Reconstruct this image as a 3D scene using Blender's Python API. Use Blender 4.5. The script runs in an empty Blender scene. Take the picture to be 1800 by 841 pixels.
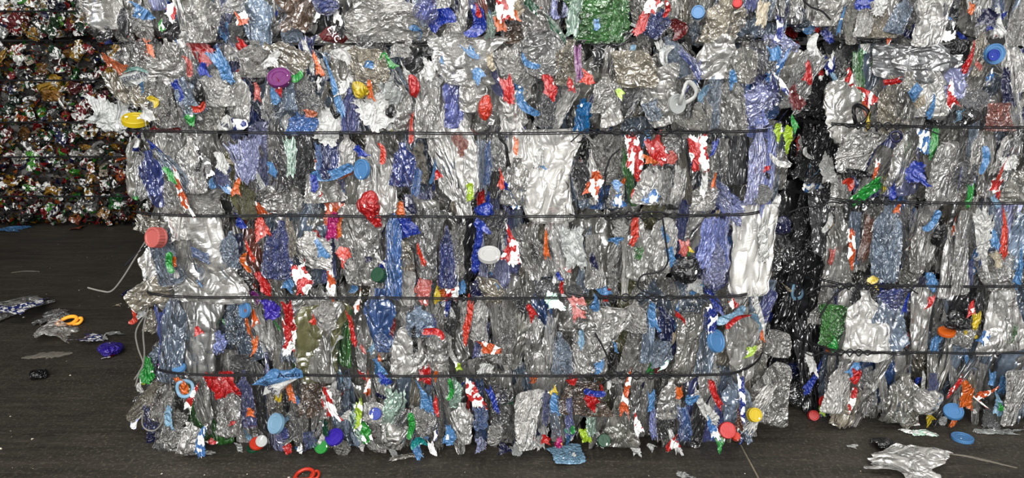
import bpy, math, random
import numpy as np
from mathutils import Vector, Matrix, Euler

S = bpy.context.scene
COL = S.collection
R = math.radians

# ------------------------------------------------------------------ camera, world, lights, exposure
CAM_Z, PITCH, FPX = 1.2, R(14.7), 1334.0
cam_d = bpy.data.cameras.new('camera'); cam_d.sensor_width = 36.0; cam_d.lens = FPX / 1800 * 36.0
cam_d.clip_start = 0.05
cam = bpy.data.objects.new('camera', cam_d); COL.objects.link(cam)
cam.location = (0, 0, CAM_Z); cam.rotation_euler = (math.pi / 2 - PITCH, 0, 0)
S.camera = cam

W = bpy.data.worlds.new('overcast_hall_light'); S.world = W; W.use_nodes = True
bg = W.node_tree.nodes['Background']
bg.inputs[0].default_value = (0.97, 0.985, 1.0, 1); bg.inputs[1].default_value = 1.0

def area(name, loc, target, sx, sy, watts, col=(1, 1, 1)):
    d = bpy.data.lights.new(name, 'AREA'); d.shape = 'RECTANGLE'; d.size = sx; d.size_y = sy
    d.energy = watts; d.color = col
    o = bpy.data.objects.new(name, d); COL.objects.link(o); o.location = loc
    o.rotation_euler = (Vector(target) - Vector(loc)).to_track_quat('-Z', 'Y').to_euler()
    return o
# daylight through the hall's open gate behind the photographer, and unseen strip lamps added overhead for sparkle
area('daylight_gate', (-0.5, -4.6, 3.0), (0.2, 2.0, 0.9), 6.5, 3.6, 560, (1.0, 0.985, 0.96))
for lx in (-2.2, -0.7, 0.8, 2.3):
    area('added_sparkle_lamp', (lx, 0.1, 4.7), (lx * .8, 2.1, 0.5), 0.3, 2.2, 45, (1.0, 0.98, 0.94))

S.view_settings.view_transform = 'Standard'; S.view_settings.look = 'None'
S.view_settings.gamma = 1.0; S.view_settings.use_curve_mapping = False
S.view_settings.exposure = 0.68
S.cycles.transparent_max_bounces = 14
S.cycles.max_bounces = 8
S.cycles.diffuse_bounces = 3
S.cycles.glossy_bounces = 3

# ------------------------------------------------------------------ pixel of the 1800x841 frame -> point in the room
def ray(px, py):
    dx = (px - 900) / FPX; dy = (py - 420.5) / FPX
    return Vector((dx, math.cos(PITCH) - dy * math.sin(PITCH), -math.sin(PITCH) - dy * math.cos(PITCH)))
def on_plane(px, py, Y):
    d = ray(px, py); t = Y / d.y
    return Vector((d.x * t, Y, CAM_Z + d.z * t)), t / FPX
def on_floor(px, py, z=0.0):
    d = ray(px, py); t = (z - CAM_Z) / d.z
    return Vector((d.x * t, d.y * t, z)), t / FPX

# ------------------------------------------------------------------ materials
def lin(c):
    return tuple((v / 255 / 12.92) if v / 255 <= .04045 else ((v / 255 + .055) / 1.055) ** 2.4 for v in c)

class NT:
    def __init__(self, name):
        self.m = bpy.data.materials.new(name); self.m.use_nodes = True
        self.t = self.m.node_tree; self.t.nodes.clear()
        self.out = self.n('ShaderNodeOutputMaterial')
    def n(self, typ, **kw):
        nd = self.t.nodes.new(typ)
        for k, v in kw.items():
            if k.startswith('i_'):
                key = k[2:]; key = int(key) if key.isdigit() else key.replace('_', ' ')
                nd.inputs[key].default_value = v
            else: setattr(nd, k, v)
        return nd
    def l(self, a, b): self.t.links.new(a, b)
    def math(self, op, a, b=None, clamp=False):
        nd = self.n('ShaderNodeMath', operation=op); nd.use_clamp = clamp
        for i, v in enumerate((a, b)):
            if v is None: continue
            if isinstance(v, (int, float)): nd.inputs[i].default_value = v
            else: self.l(v, nd.inputs[i])
        return nd.outputs[0]
    def mixc(self, fac, a, b, blend='MIX'):
        nd = self.n('ShaderNodeMix', data_type='RGBA', blend_type=blend)
        for i, v in ((0, fac), (6, a), (7, b)):
            if isinstance(v, (int, float)): nd.inputs[i].default_value = v
            elif isinstance(v, tuple): nd.inputs[i].default_value = (*v[:3], 1)
            else: self.l(v, nd.inputs[i])
        return nd.outputs[2]
    def mixs(self, fac, a, b):
        nd = self.n('ShaderNodeMixShader')
        if isinstance(fac, (int, float)): nd.inputs[0].default_value = fac
        else: self.l(fac, nd.inputs[0])
        self.l(a, nd.inputs[1]); self.l(b, nd.inputs[2]); return nd.outputs[0]
    def ramp(self, fac, stops):
        nd = self.n('ShaderNodeValToRGB'); cr = nd.color_ramp
        while len(cr.elements) < len(stops): cr.elements.new(.5)
        for e, (p, c) in zip(cr.elements, stops):
            e.position = p; e.color = (c, c, c, 1) if isinstance(c, (int, float)) else (*c, 1)
        self.l(fac, nd.inputs[0]); return nd.outputs[0]
    def coords(self, scale=(1, 1, 1), own=False):
        oi = self.n('ShaderNodeObjectInfo'); off = self.n('ShaderNodeVectorMath', operation='SCALE'); off.inputs[0].default_value = (17, 31, 23)
        self.l(oi.outputs['Random'], off.inputs['Scale'])
        src = self.n('ShaderNodeTexCoord').outputs['Object'] if own else self.n('ShaderNodeNewGeometry').outputs['Position']
        if own:
            sc = self.n('ShaderNodeVectorMath', operation='SCALE'); self.l(src, sc.inputs[0])
            rnd = self.math('FRACT', self.math('MULTIPLY', oi.outputs['Random'], 37.7))
            self.l(self.math('ADD', self.math('MULTIPLY', self.math('POWER', rnd, 1.5), 1.3), .55), sc.inputs['Scale']); src = sc.outputs[0]
        mp = self.n('ShaderNodeMapping', vector_type='POINT'); mp.inputs['Scale'].default_value = scale; self.l(src, mp.inputs[0])
        add = self.n('ShaderNodeVectorMath', operation='ADD'); self.l(mp.outputs[0], add.inputs[0]); self.l(off.outputs[0], add.inputs[1])
        return add.outputs[0], oi

def crease_height(nt, vec, s1, s2):
    """fine crinkle relief: sharp wandering ridges at two sizes, longer upwards than across"""
    out = None
    for sc, wgt, dist in ((s1, 1.0, 1.2), (s2, .38, .8)):
        nz = nt.n('ShaderNodeTexNoise', i_Scale=sc, i_Detail=1.0, i_Distortion=dist); nt.l(vec, nz.inputs['Vector'])
        r = nt.math('ABSOLUTE', nt.math('SUBTRACT', nz.outputs[0], .5))
        r = nt.math('MULTIPLY', nt.math('POWER', nt.math('MULTIPLY', r, 2.0), .8), wgt)
        out = r if out is None else nt.math('ADD', out, r)
    return out

def make_pet():
    nt = NT('clear_plastic'); vec, oi = nt.coords((1.0, .35, 1.0), True)
    h = crease_height(nt, vec, 1.7, 5.5)
    bp = nt.n('ShaderNodeBump', i_Strength=.74, i_Distance=.055); nt.l(h, bp.inputs['Height'])
    tint = oi.outputs['Color']; al = oi.outputs['Alpha']
    dif = nt.n('ShaderNodeBsdfDiffuse'); trl = nt.n('ShaderNodeBsdfTranslucent')
    for d in (dif, trl): nt.l(tint, d.inputs['Color']); nt.l(bp.outputs[0], d.inputs['Normal'])
    body = nt.mixs(.25, dif.outputs[0], trl.outputs[0])
    tr = nt.n('ShaderNodeBsdfTransparent'); nt.l(nt.mixc(.75, (1, 1, 1), tint), tr.inputs['Color'])
    nz = nt.n('ShaderNodeTexNoise', i_Scale=3.0, i_Detail=4.0); nt.l(vec, nz.inputs['Vector'])
    hz = nt.math('ADD', al, nt.math('MULTIPLY', nt.math('SUBTRACT', nz.outputs[0], .5), .9), True)
    base = nt.mixs(hz, tr.outputs[0], body)
    gl = nt.n('ShaderNodeBsdfGlossy', i_Roughness=.23); nt.l(bp.outputs[0], gl.inputs['Normal'])
    gl.inputs['Color'].default_value = (1, 1, 1, 1)
    fr = nt.n('ShaderNodeFresnel', i_IOR=1.75); nt.l(bp.outputs[0], fr.inputs['Normal'])
    fac = nt.math('ADD', nt.math('MULTIPLY', fr.outputs[0], 1.25), .05, True)
    nt.l(nt.mixs(fac, base, gl.outputs[0]), nt.out.inputs[0]); return nt.m

def make_solid(name, rough, bump, s1=18, s2=55, metal=0.0):
    nt = NT(name); vec, oi = nt.coords((1.3, 1, .9))
    h = crease_height(nt, vec, s1, s2)
    bp = nt.n('ShaderNodeBump', i_Strength=bump, i_Distance=.014); nt.l(h, bp.inputs['Height'])
    nz = nt.n('ShaderNodeTexNoise', i_Scale=42.0, i_Detail=1.5); nt.l(vec, nz.inputs['Vector'])
    msk = nt.math('GREATER_THAN', nz.outputs[0], nt.math('ADD', nt.math('MULTIPLY', oi.outputs['Alpha'], .42), .29))
    c = nt.mixc(msk, oi.outputs['Color'], (.66, .66, .64))
    p = nt.n('ShaderNodeBsdfPrincipled', i_Roughness=rough, i_Metallic=metal); p.inputs['Coat Weight'].default_value = .35 if bump > .1 else 0; p.inputs['Specular IOR Level'].default_value = .5 if bump > .1 else .3; p.inputs['Coat Roughness'].default_value = .12
    nt.l(c, p.inputs['Base Color']); nt.l(bp.outputs[0], p.inputs['Normal'])
    nt.l(p.outputs[0], nt.out.inputs[0]); return nt.m

M_PET = make_pet()
M_SOLID = make_solid('printed_plastic', .30, .9, 22, 60)
M_CAP = make_solid('moulded_plastic', .42, .08)
M_CAN = make_solid('painted_aluminium', .32, .5, 60, 140, .55)

def make_plain(name, col, rough=.5, metal=0, noise=0, nscale=30, spec=.5):
    nt = NT(name); p = nt.n('ShaderNodeBsdfPrincipled', i_Roughness=rough, i_Metallic=metal)
    if noise:
        vec, oi = nt.coords(); nz = nt.n('ShaderNodeTexNoise', i_Scale=nscale, i_Detail=5.0); nt.l(vec, nz.inputs['Vector'])
        a = tuple(v * (1 - noise) for v in col); b = tuple(min(1, v * (1 + noise)) for v in col)
        nt.l(nt.mixc(nz.outputs[0], a, b), p.inputs['Base Color'])
        bp = nt.n('ShaderNodeBump', i_Strength=.4, i_Distance=.01); nt.l(nz.outputs[0], bp.inputs['Height']); nt.l(bp.outputs[0], p.inputs['Normal'])
    else: p.inputs['Base Color'].default_value = (*col, 1)
    p.inputs['Specular IOR Level'].default_value = spec
    nt.l(p.outputs[0], nt.out.inputs[0]); return nt.m
M_WIRE = make_plain('black_annealed_wire', (.006, .006, .007), .6, spec=.15)
M_CORE = make_plain('packed_mass_gap_shade', (.018, .019, .021), .35, 0, .8, 45)  # near-black colour puts the shade of the gaps into the mass
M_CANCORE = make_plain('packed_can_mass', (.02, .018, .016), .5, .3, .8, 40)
M_INK_W = make_plain('white_print', (.8, .78, .8), .4)
M_INK_K = make_plain('dark_print', (.004, .006, .02), .6, spec=.1)

def make_floor():
    nt = NT('worn_dark_floor'); pos = nt.n('ShaderNodeNewGeometry').outputs['Position']
    def tex(scale, det, rough, sx, sy, rot):
        mp = nt.n('ShaderNodeMapping'); mp.inputs['Scale'].default_value = (sx, sy, 1); mp.inputs['Rotation'].default_value = (0, 0, R(rot)); nt.l(pos, mp.inputs[0])
        t = nt.n('ShaderNodeTexNoise', i_Scale=scale, i_Detail=det, i_Roughness=rough); nt.l(mp.outputs[0], t.inputs['Vector']); return t.outputs[0]
    st = tex(3.5, 10, .75, .8, 6.0, -12); s2 = tex(9, 8, .75, 5.0, .7, -28); bl = tex(1.3, 5, .6, 1, 1, 0); gr = tex(95, 5, .75, 1, 1, 0); sc = tex(22, 6, .7, .35, 7, 9)
    c = nt.mixc(nt.ramp(st, [(.36, 0.0), (.55, .35), (.72, 1.0)]), (.0062, .0052, .0040), (.034, .028, .020))
    c = nt.mixc(nt.math('MULTIPLY', nt.ramp(s2, [(.5, 0.0), (.72, 1.0)]), .45), c, (.040, .033, .024))
    patch = nt.ramp(bl, [(.38, 0.0), (.68, 1.0)])
    c = nt.mixc(nt.math('MULTIPLY', patch, .35), c, (.030, .025, .018))
    dust = nt.math('MULTIPLY', nt.ramp(gr, [(.53, 0.0), (.66, 1.0)]), nt.math('ADD', nt.math('MULTIPLY', patch, .9), .25))
    c = nt.mixc(nt.math('MULTIPLY', dust, .6), c, (.12, .105, .08))
    c = nt.mixc(nt.math('MULTIPLY', nt.ramp(sc, [(.58, 0.0), (.72, 1.0)]), .5), c, (.10, .088, .068))
    p = nt.n('ShaderNodeBsdfPrincipled'); nt.l(c, p.inputs['Base Color']); p.inputs['Specular IOR Level'].default_value = .35
    nt.l(nt.math('ADD', nt.math('MULTIPLY', st, .4), .42), p.inputs['Roughness'])
    bp = nt.n('ShaderNodeBump', i_Strength=.4, i_Distance=.004)
    nt.l(nt.math('ADD', st, nt.math('MULTIPLY', gr, .4)), bp.inputs['Height']); nt.l(bp.outputs[0], p.inputs['Normal'])
    nt.l(p.outputs[0], nt.out.inputs[0]); return nt.m
M_FLOOR = make_floor()
M_DUST = make_plain('pale_dust', (.12, .10, .07), .9, 0, .4, 90)
M_WALL = make_plain('dark_hall_wall', (.05, .05, .05), .8, 0, .3, 3)

FLAT = False   # crushed film keeps its facets
# ------------------------------------------------------------------ mesh helpers
def mesh_from(name, V, F, smooth=True):
    me = bpy.data.meshes.new(name)
    me.from_pydata([tuple(map(float, v)) for v in V], [], [tuple(map(int, f)) for f in F])
    if smooth: me.polygons.foreach_set('use_smooth', [True] * len(me.polygons))
    me.materials.append(None); me.update(); return me
def grid_faces(nu, nv, wrap=False, off=0):
    F = []
    for j in range(nv - 1):
        for i in range(nu if wrap else nu - 1):
            a = off + j * nu + i; b = off + j * nu + (i + 1) % nu
            F.append((a, b, b + nu, a + nu))
    return F
def pl_noise(rng, x, n):                       # piecewise linear random values along x in 0..1
    return np.interp(x, np.linspace(0, 1, n), rng.uniform(0, 1, n))
def f1(P, seeds):
    return np.sqrt(((P[:, None, :] - seeds[None]) ** 2).sum(2)).min(1)
def crumple(P, rng, an=(1.0, 1.0), k0=14, amp=(1.2, .55, .4)):
    """faceted relief: two plane envelopes plus two sizes of conical dents, creased like crushed film"""
    Q = P * np.array(an)
    Q = Q + .05 * np.stack([np.sin(Q[:, 1] * 9 + rng.uniform(0, 6)), np.sin(Q[:, 0] * 8 + rng.uniform(0, 6))], 1)
    sp = np.array(an) * .6
    def env(k):
        s = rng.uniform(-1, 1, (k, 2)) * sp; a = rng.normal(0, 1, (k, 2)); c = rng.uniform(0, .25, k)
        return (c[None] + ((Q[:, None] - s[None]) * a[None]).sum(2) + 1.6 * np.abs(Q[:, None] - s[None]).sum(2) * .5).min(1)
    h = amp[0] * (env(k0) - env(k0))
    for o, a in ((1, amp[1]), (2, amp[2])):
        k = int(k0 * 4 ** o * .6 * an[0] * an[1])
        h = h + a * (f1(Q, rng.uniform(-1, 1, (k, 2)) * sp) - f1(Q, rng.uniform(-1, 1, (k, 2)) * sp)) * 1.4
    return h - h.mean()

def proto_sheet(name, seed, nu=22, nv=32, jag=.25, an=(1.6, 1.0), fold=.5):
    rng = np.random.default_rng(seed)
    u, v = np.meshgrid(np.linspace(-1, 1, nu), np.linspace(-1, 1, nv)); u = u.ravel(); v = v.ravel()
    m = max(5, int(nv * .4))
    rr = 1 - jag * pl_noise(rng, (v + 1) / 2, m); ll = 1 - jag * pl_noise(rng, (v + 1) / 2, m)
    tt = 1 - jag * pl_noise(rng, (u + 1) / 2, m); bb = 1 - jag * pl_noise(rng, (u + 1) / 2, m)
    x = np.where(u > 0, u * rr, u * ll) * .5; z = np.where(v > 0, v * tt, v * bb) * .5
    P = np.stack([x, z], 1)
    y = crumple(P, rng, an) * fold
    x = x + .10 * crumple(P, rng, an, 6, (.6, .4, 0)) ; z = z + .05 * crumple(P, rng, an, 6, (.6, .4, 0))
    x = x * (1 + rng.uniform(-.45, .45) * z) + rng.uniform(-.35, .35) * z + .08 * np.sin(z * rng.uniform(4, 9) + rng.uniform(0, 6))
    y = np.clip(y, -.75, .75) + rng.uniform(.3, .9) * (u * u) + .2 * rng.uniform(-1, 1) * v * v
    return mesh_from(name, np.stack([x, y, z], 1), grid_faces(nu, nv), FLAT)

def proto_scrap(name, seed, n=18):
    rng = np.random.default_rng(seed)
    u, v = np.meshgrid(np.linspace(0, 1, n), np.linspace(0, 1, n)); u = u.ravel(); v = v.ravel()
    c = np.array([[-.5, -.5], [.5, -.5], [.5, .5], [-.5, .5]]) + rng.uniform(-.2, .2, (4, 2))
    if rng.random() < .35: q = rng.integers(4); c[q] = c[(q + 1) % 4] * .75 + c[q] * .25
    w = np.stack([(1 - u) * (1 - v), u * (1 - v), u * v, (1 - u) * v], 1); P = w @ c
    e = np.minimum(np.minimum(u, 1 - u), np.minimum(v, 1 - v))
    P = P * (1 - .16 * np.where(e < .06, rng.uniform(-1, 1, n * n), 0))[:, None]
    P[:, 0] += .12 * np.sin(P[:, 1] * 5 + rng.uniform(0, 6)) ; P[:, 1] += .08 * np.sin(P[:, 0] * 5 + rng.uniform(0, 6))
    y = crumple(P, rng, (1.2, 1.0), 7, (1, .5, .2)) * .6 + rng.uniform(-.9, .9) * (P[:, 0] * np.cos(seed) + P[:, 1] * np.sin(seed)) ** 2
    return mesh_from(name, np.stack([P[:, 0], np.clip(y, -.8, .8), P[:, 1]], 1), grid_faces(n, n))

def proto_bottle(name, seed, neck=True, nseg=26, nt_=38, flat=.34):
    rng = np.random.default_rng(seed)
    t = np.linspace(0, 1, nt_); ribs = .035 * np.sin(t * rng.uniform(30, 60)) * (rng.random() < .7)
    if neck: r = np.interp(t, [0, .03, .08, .62, .72, .86, .88, 1], [.72, .93, 1, 1, .92, .34, .27, .27])
    else: r = np.interp(t, [0, .03, .08, .5, .92, .97, 1], [.72, .93, 1, .94, 1, .93, .72])
    r = r * (1 + ribs * (t < .68))
    th = np.linspace(0, 2 * np.pi, nseg, endpoint=False)
    T, A = np.meshgrid(t, th, indexing='ij'); T = T.ravel(); A = A.ravel(); rr = np.repeat(r, nseg)
    x = .5 * rr * np.cos(A); y = .5 * rr * np.sin(A); z = T - .5
    an = (1.5, 1.1)
    P = np.stack([x, z], 1)
    c1 = crumple(P, rng, an, 8, (.7, .6, .45)); c2 = crumple(P, rng, an, 8, (.35, .6, .55))
    wall = np.where(y > 0, 1, -1)
    k = np.where(T < .84, 1, .45) if neck else 1
    y = y * flat / .5 * .9 + k * (c1 * .38 + c2 * .34 * wall * (np.abs(np.sin(A)) ** .5))
    x = x * (1 + rng.uniform(-.25, .25) * z) * (1 + .38 * crumple(np.stack([z, z * 0], 1), rng, (1.5, 1), 6, (.6, .4, .2))) + .2 * rng.uniform(-1, 1) * np.sin(T * 3.1 + rng.uniform(-.6, .6)) + .15 * rng.uniform(-1, 1) * z
    V = np.stack([x, y, z], 1)
    F = grid_faces(nseg, nt_, True)
    V = np.vstack([V, [[x[:nseg].mean(), y[:nseg].mean(), -.47]], [[x[-nseg:].mean(), y[-nseg:].mean(), .5]]])
    n = nseg * nt_
    for i in range(nseg):
        F.append((n, (i + 1) % nseg, i)); b = nseg * (nt_ - 1); F.append((n + 1, b + i, b + (i + 1) % nseg))
    return mesh_from(name, V, F, FLAT)

def ico(sub):
    import bmesh
    bm = bmesh.new(); bmesh.ops.create_icosphere(bm, subdivisions=sub, radius=.5)
    V = np.array([v.co for v in bm.verts]); F = [tuple(v.index for v in f.verts) for f in bm.faces]; bm.free()
    return V, F
def proto_lump(name, seed, sub=4, d=.5):
    rng = np.random.default_rng(seed); V, F = ico(sub); N = V / .5
    h = 0
    for k, a in ((9, 1.0), (40, .5), (160, .25)):
        s = rng.normal(0, 1, (k, 3)); s /= np.linalg.norm(s, axis=1)[:, None]
        h = h + a * np.sqrt(((N[:, None] - s[None]) ** 2).sum(2)).min(1)
    h = h - h.mean()
    V = V * (1 - d * h[:, None] * .8); V = V / np.abs(V).max(0) * .5
    return mesh_from(name, V, F)
def lathe(name, prof, nseg=28, axis='y', knurl=None):
    th = np.linspace(0, 2 * np.pi, nseg, endpoint=False); V = []; F = []
    for j, (r, h) in enumerate(prof):
        for i, a in enumerate(th):
            k = 1 - (.05 if knurl and j in knurl and i % 2 else 0)
            V.append((r * k * math.cos(a), h, r * k * math.sin(a)))
    F = grid_faces(nseg, len(prof), True)
    F = [f[::-1] for f in F]
    F.append(tuple(range(nseg)))
    me = mesh_from(name, V, F, False)
    return me
def proto_strip(name, seed, n=30, m=4):
    rng = np.random.default_rng(seed); v = np.linspace(-1, 1, n)
    cx = rng.uniform(-.8, .8) * (v * v - .33) + .25 * np.sin(v * 3 + rng.uniform(0, 6)); cy = .5 * np.sin(v * rng.uniform(1.5, 3) + rng.uniform(0, 6)); tw = rng.uniform(-.9, .9) * v + rng.uniform(-.4, .4)
    V = []
    wd = np.interp(v, [-1, -.85, .85, 1], [.3, 1, 1, .4])
    for i in range(n):
        for j in range(m):
            s = (j / (m - 1) - .5) * .8 * wd[i]
            V.append((cx[i] * .5 + s * math.cos(tw[i]), cy[i] * .5 + s * math.sin(tw[i]) + .12 * (1 - (2 * j / (m - 1) - 1) ** 2), v[i] * .5))
    return mesh_from(name, V, grid_faces(m, n))
def tube_geo(pts, rad, seg=6, closed=False, V=None, F=None):
    V = [] if V is None else V; F = [] if F is None else F
    P = [Vector(p) for p in pts]; n = len(P); off = len(V); up = Vector((.13, .2, 1)).normalized()
    for i in range(n):
        a = P[i - 1] if (i or closed) else P[0]; b = P[(i + 1) % n] if (i < n - 1 or closed) else P[-1]
        t = (b - a).normalized(); s = t.cross(up)
        if s.length < .05: s = t.cross(Vector((1, 0, 0)))
        s.normalize(); w = s.cross(t); r = rad[i] if hasattr(rad, '__len__') else rad
        for k in range(seg):
            an = 2 * math.pi * k / seg; V.append(P[i] + s * (r * math.cos(an)) + w * (r * math.sin(an)))
    for i in range(n if closed else n - 1):
        for k in range(seg):
            a = off + i * seg + k; b = off + i * seg + (k + 1) % seg
            c = off + ((i + 1) % n) * seg + (k + 1) % seg; d = off + ((i + 1) % n) * seg + k
            F.append((a, b, c, d))
    if not closed:
        F.append(tuple(off + k for k in range(seg))[::-1]); F.append(tuple(off + (n - 1) * seg + k for k in range(seg)))
    return V, F
def smooth_path(pts, sub=6):
    P = [Vector(p) for p in pts]; out = []
    for i in range(len(P) - 1):
        p0 = P[max(i - 1, 0)]; p1 = P[i]; p2 = P[i + 1]; p3 = P[min(i + 2, len(P) - 1)]
        for s in range(sub):
            t = s / sub
            out.append(.5 * ((2 * p1) + (p2 - p0) * t + (2 * p0 - 5 * p1 + 4 * p2 - p3) * t * t + (3 * p1 - p0 - 3 * p2 + p3) * t ** 3))
    out.append(P[-1]); return out
def proto_ring(name, seed, rad=.1):
    rng = np.random.default_rng(seed); n = 28; pts = []
    sq = rng.uniform(-.15, .15)
    for i in range(n):
        a = 2 * math.pi * i / n
        pts.append((.4 * math.cos(a) * (1 + sq * math.sin(2 * a)), .15 * math.sin(a * 2 + seed), .4 * math.sin(a)))
    V, F = tube_geo(pts, rad, 6, True); return mesh_from(name, V, F)

PROTO = {
    'b': [proto_bottle('crushed_bottle', 100 + i) for i in range(12)],
    'q': [proto_bottle('crushed_bottle', 140 + i, False) for i in range(8)],
    'f': [proto_sheet('plastic_film', 200 + i, 24, 34, .30, (1.9, 1.0), .55) for i in range(16)],
    's': [proto_scrap('label_scrap', 300 + i) for i in range(20)],
    'k': [proto_lump('bag_or_shade_lump', 400 + i) for i in range(8)],
    'r': [proto_strip('plastic_strip', 500 + i) for i in range(8)],
    'o': [proto_ring('handle_ring', 600 + i) for i in range(4)],
    'c': [lathe('bottle_cap', [(.38, -.5), (.46, -.49), (.5, -.40), (.5, .5), (.43, .5), (.42, -.3)], 40, knurl=(2, 3)),
          lathe('bottle_cap', [(.2, -.42), (.36, -.42), (.40, -.5), (.47, -.49), (.5, -.40), (.5, .25), (.47, .30), (.5, .34), (.5, .5), (.43, .5), (.42, -.3)], 40, knurl=(4, 5))],
    'd': [lathe('container_lid', [(.10, -.2), (.28, -.2), (.30, -.35), (.42, -.35), (.44, -.5), (.485, -.5), (.5, -.4), (.5, .5), (.47, .5), (.46, -.2), (.3, 0.0)], 40)],
}
PROTO['p'] = PROTO['s'] + PROTO['r']
KIND = {'p': ('plastic_shred', M_SOLID), 'b': ('crushed_bottle', M_PET), 'q': ('crushed_container', M_PET), 'f': ('plastic_film', M_PET), 's': ('label_scrap', M_SOLID),
        'k': ('bag_or_shade_lump', M_PET), 'r': ('plastic_strip', M_SOLID), 'o': ('handle_ring', M_CAP), 'c': ('bottle_cap', M_CAP), 'd': ('container_lid', M_CAP)}
DEPTH = {'p': .4, 'b': .40, 'q': .36, 'f': .30, 's': .40, 'k': .70, 'r': .9, 'o': .6, 'c': .42, 'd': .2}

# colour code -> (sRGB, alpha, words).  alpha: haze of clear plastic, or share of the print colour (the rest shows white)
C = {
 'c': ((220, 218, 211), .27, None), 'c2': ((231, 229, 223), .46, None), 'cn': ((196, 186, 164), .28, 'yellowish clear'), 'n': ((120, 92, 66), .45, 'brown tinted'),
 'i': ((165, 188, 214), .28, 'ice blue'), 'i2': ((105, 115, 190), .45, 'violet blue tinted'), 'i3': ((52, 72, 150), .50, 'deep blue tinted'),
 'b3': ((62, 112, 185), .55, 'mid blue tinted'), 'v': ((176, 182, 232), .55, 'lavender'), 'v2': ((135, 150, 225), .55, 'lavender blue'),
 'K': ((52, 53, 56), .5, 'smoke black'), 'K2': ((92, 93, 95), .45, 'smoke grey'), 'g2': ((70, 150, 58), .50, 'green tinted'), 'k2': ((28, 29, 32), .7, None), 'R3': ((205, 120, 100), .35, 'reddish'),
 'gp': ((190, 225, 205), .45, 'pale green'), 'w3': ((214, 214, 210), .68, 'frosted white'), 'ol': ((130, 128, 80), .45, 'olive tinted'),
 'nc': ((176, 174, 164), .36, None),
 'k': ((14, 14, 16), 1, 'black'), 'w': ((232, 232, 228), 1, 'white'), 'w2': ((200, 203, 200), 1, 'pale grey'), 'b': ((92, 152, 212), 1, 'light blue'),
 'b2': ((150, 196, 228), 1, 'pale blue'), 'B': ((22, 58, 178), 1, 'blue'), 'N': ((14, 20, 70), 1, 'navy blue'), 'C': ((0, 112, 180), 1, 'cyan blue'),
 'r': ((222, 32, 30), 1, 'red'), 'R': ((205, 12, 18), 1, 'bright red'), 'r2': ((120, 30, 32), 1, 'dark red'), 'pk': ((222, 112, 104), 1, 'pink'),
 'o': ((244, 112, 30), 1, 'orange'), 'o2': ((206, 108, 66), 1, 'brick orange'), 'o3': ((232, 58, 28), 1, 'red orange'), 'y': ((240, 208, 26), 1, 'yellow'),
 'G': ((38, 168, 62), 1, 'green'), 'G3': ((12, 78, 46), 1, 'dark green'), 'l': ((186, 226, 44), 1, 'lime green'), 'p': ((125, 36, 120), 1, 'purple'),
 'P': ((62, 36, 186), 1, 'ultraviolet blue'), 'm': ((205, 26, 122), 1, 'magenta'), 'n2': ((214, 200, 170), 1, 'beige'), 'bn': ((95, 55, 35), 1, 'brown'), 'te': ((0, 160, 160), 1, 'teal'),
 'rw': ((222, 40, 38), .52, 'red and white'), 'ow': ((240, 100, 40), .55, 'orange and white'), 'bw': ((80, 140, 215), .5, 'light blue and white'),
 'Bw': ((28, 52, 150), .55, 'blue and white'), 'gw': ((50, 170, 60), .55, 'green and white'), 'kw': ((16, 16, 18), .62, 'black and white'), 'lw': ((190, 226, 50), .6, 'lime and white'),
 'se': ((92, 140, 130), 1, 'sea green'), 'tw': ((90, 150, 145), .3, 'white and sea green'),
}
CL = {k: (*(q * (.33 if v[1] == 1 or 'white' in (v[2] or '') else .9) for q in lin(v[0])), v[1]) for k, v in C.items()}

def link(name, me, mat, parent=None, loc=(0, 0, 0), rot=(0, 0, 0), scale=(1, 1, 1), color=None):
    o = bpy.data.objects.new(name, me); COL.objects.link(o)
    o.location = loc; o.rotation_euler = rot; o.scale = scale
    if color: o.color = color
    if mat and len(o.material_slots):
        o.material_slots[0].link = 'OBJECT'; o.material_slots[0].material = mat
    if parent: o.parent = parent
    return o
def thing(name, label, cat, loc=(0, 0, 0), group=None):
    o = bpy.data.objects.new(name, None); COL.objects.link(o); o.location = loc; o.empty_display_size = .1
    o['label'] = label; o['category'] = cat
    if group: o['group'] = group
    return o
def tag(o, label=None, cat=None, group=None, kind=None):
    for k, v in (('label', label), ('category', cat), ('group', group), ('kind', kind)):
        if v: o[k] = v
    return o

# ------------------------------------------------------------------ floor and back wall
def slab(name, x0, x1, y0, y1, z, mat):
    V = [(x0, y0, z), (x1, y0, z), (x1, y1, z), (x0, y1, z), (x0, y0, z - .12), (x1, y0, z - .12), (x1, y1, z - .12), (x0, y1, z - .12)]
    F = [(0, 1, 2, 3), (7, 6, 5, 4), (0, 4, 5, 1), (1, 5, 6, 2), (2, 6, 7, 3), (3, 7, 4, 0)]
    return link(name, mesh_from(name, V, F, False), mat)
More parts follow.
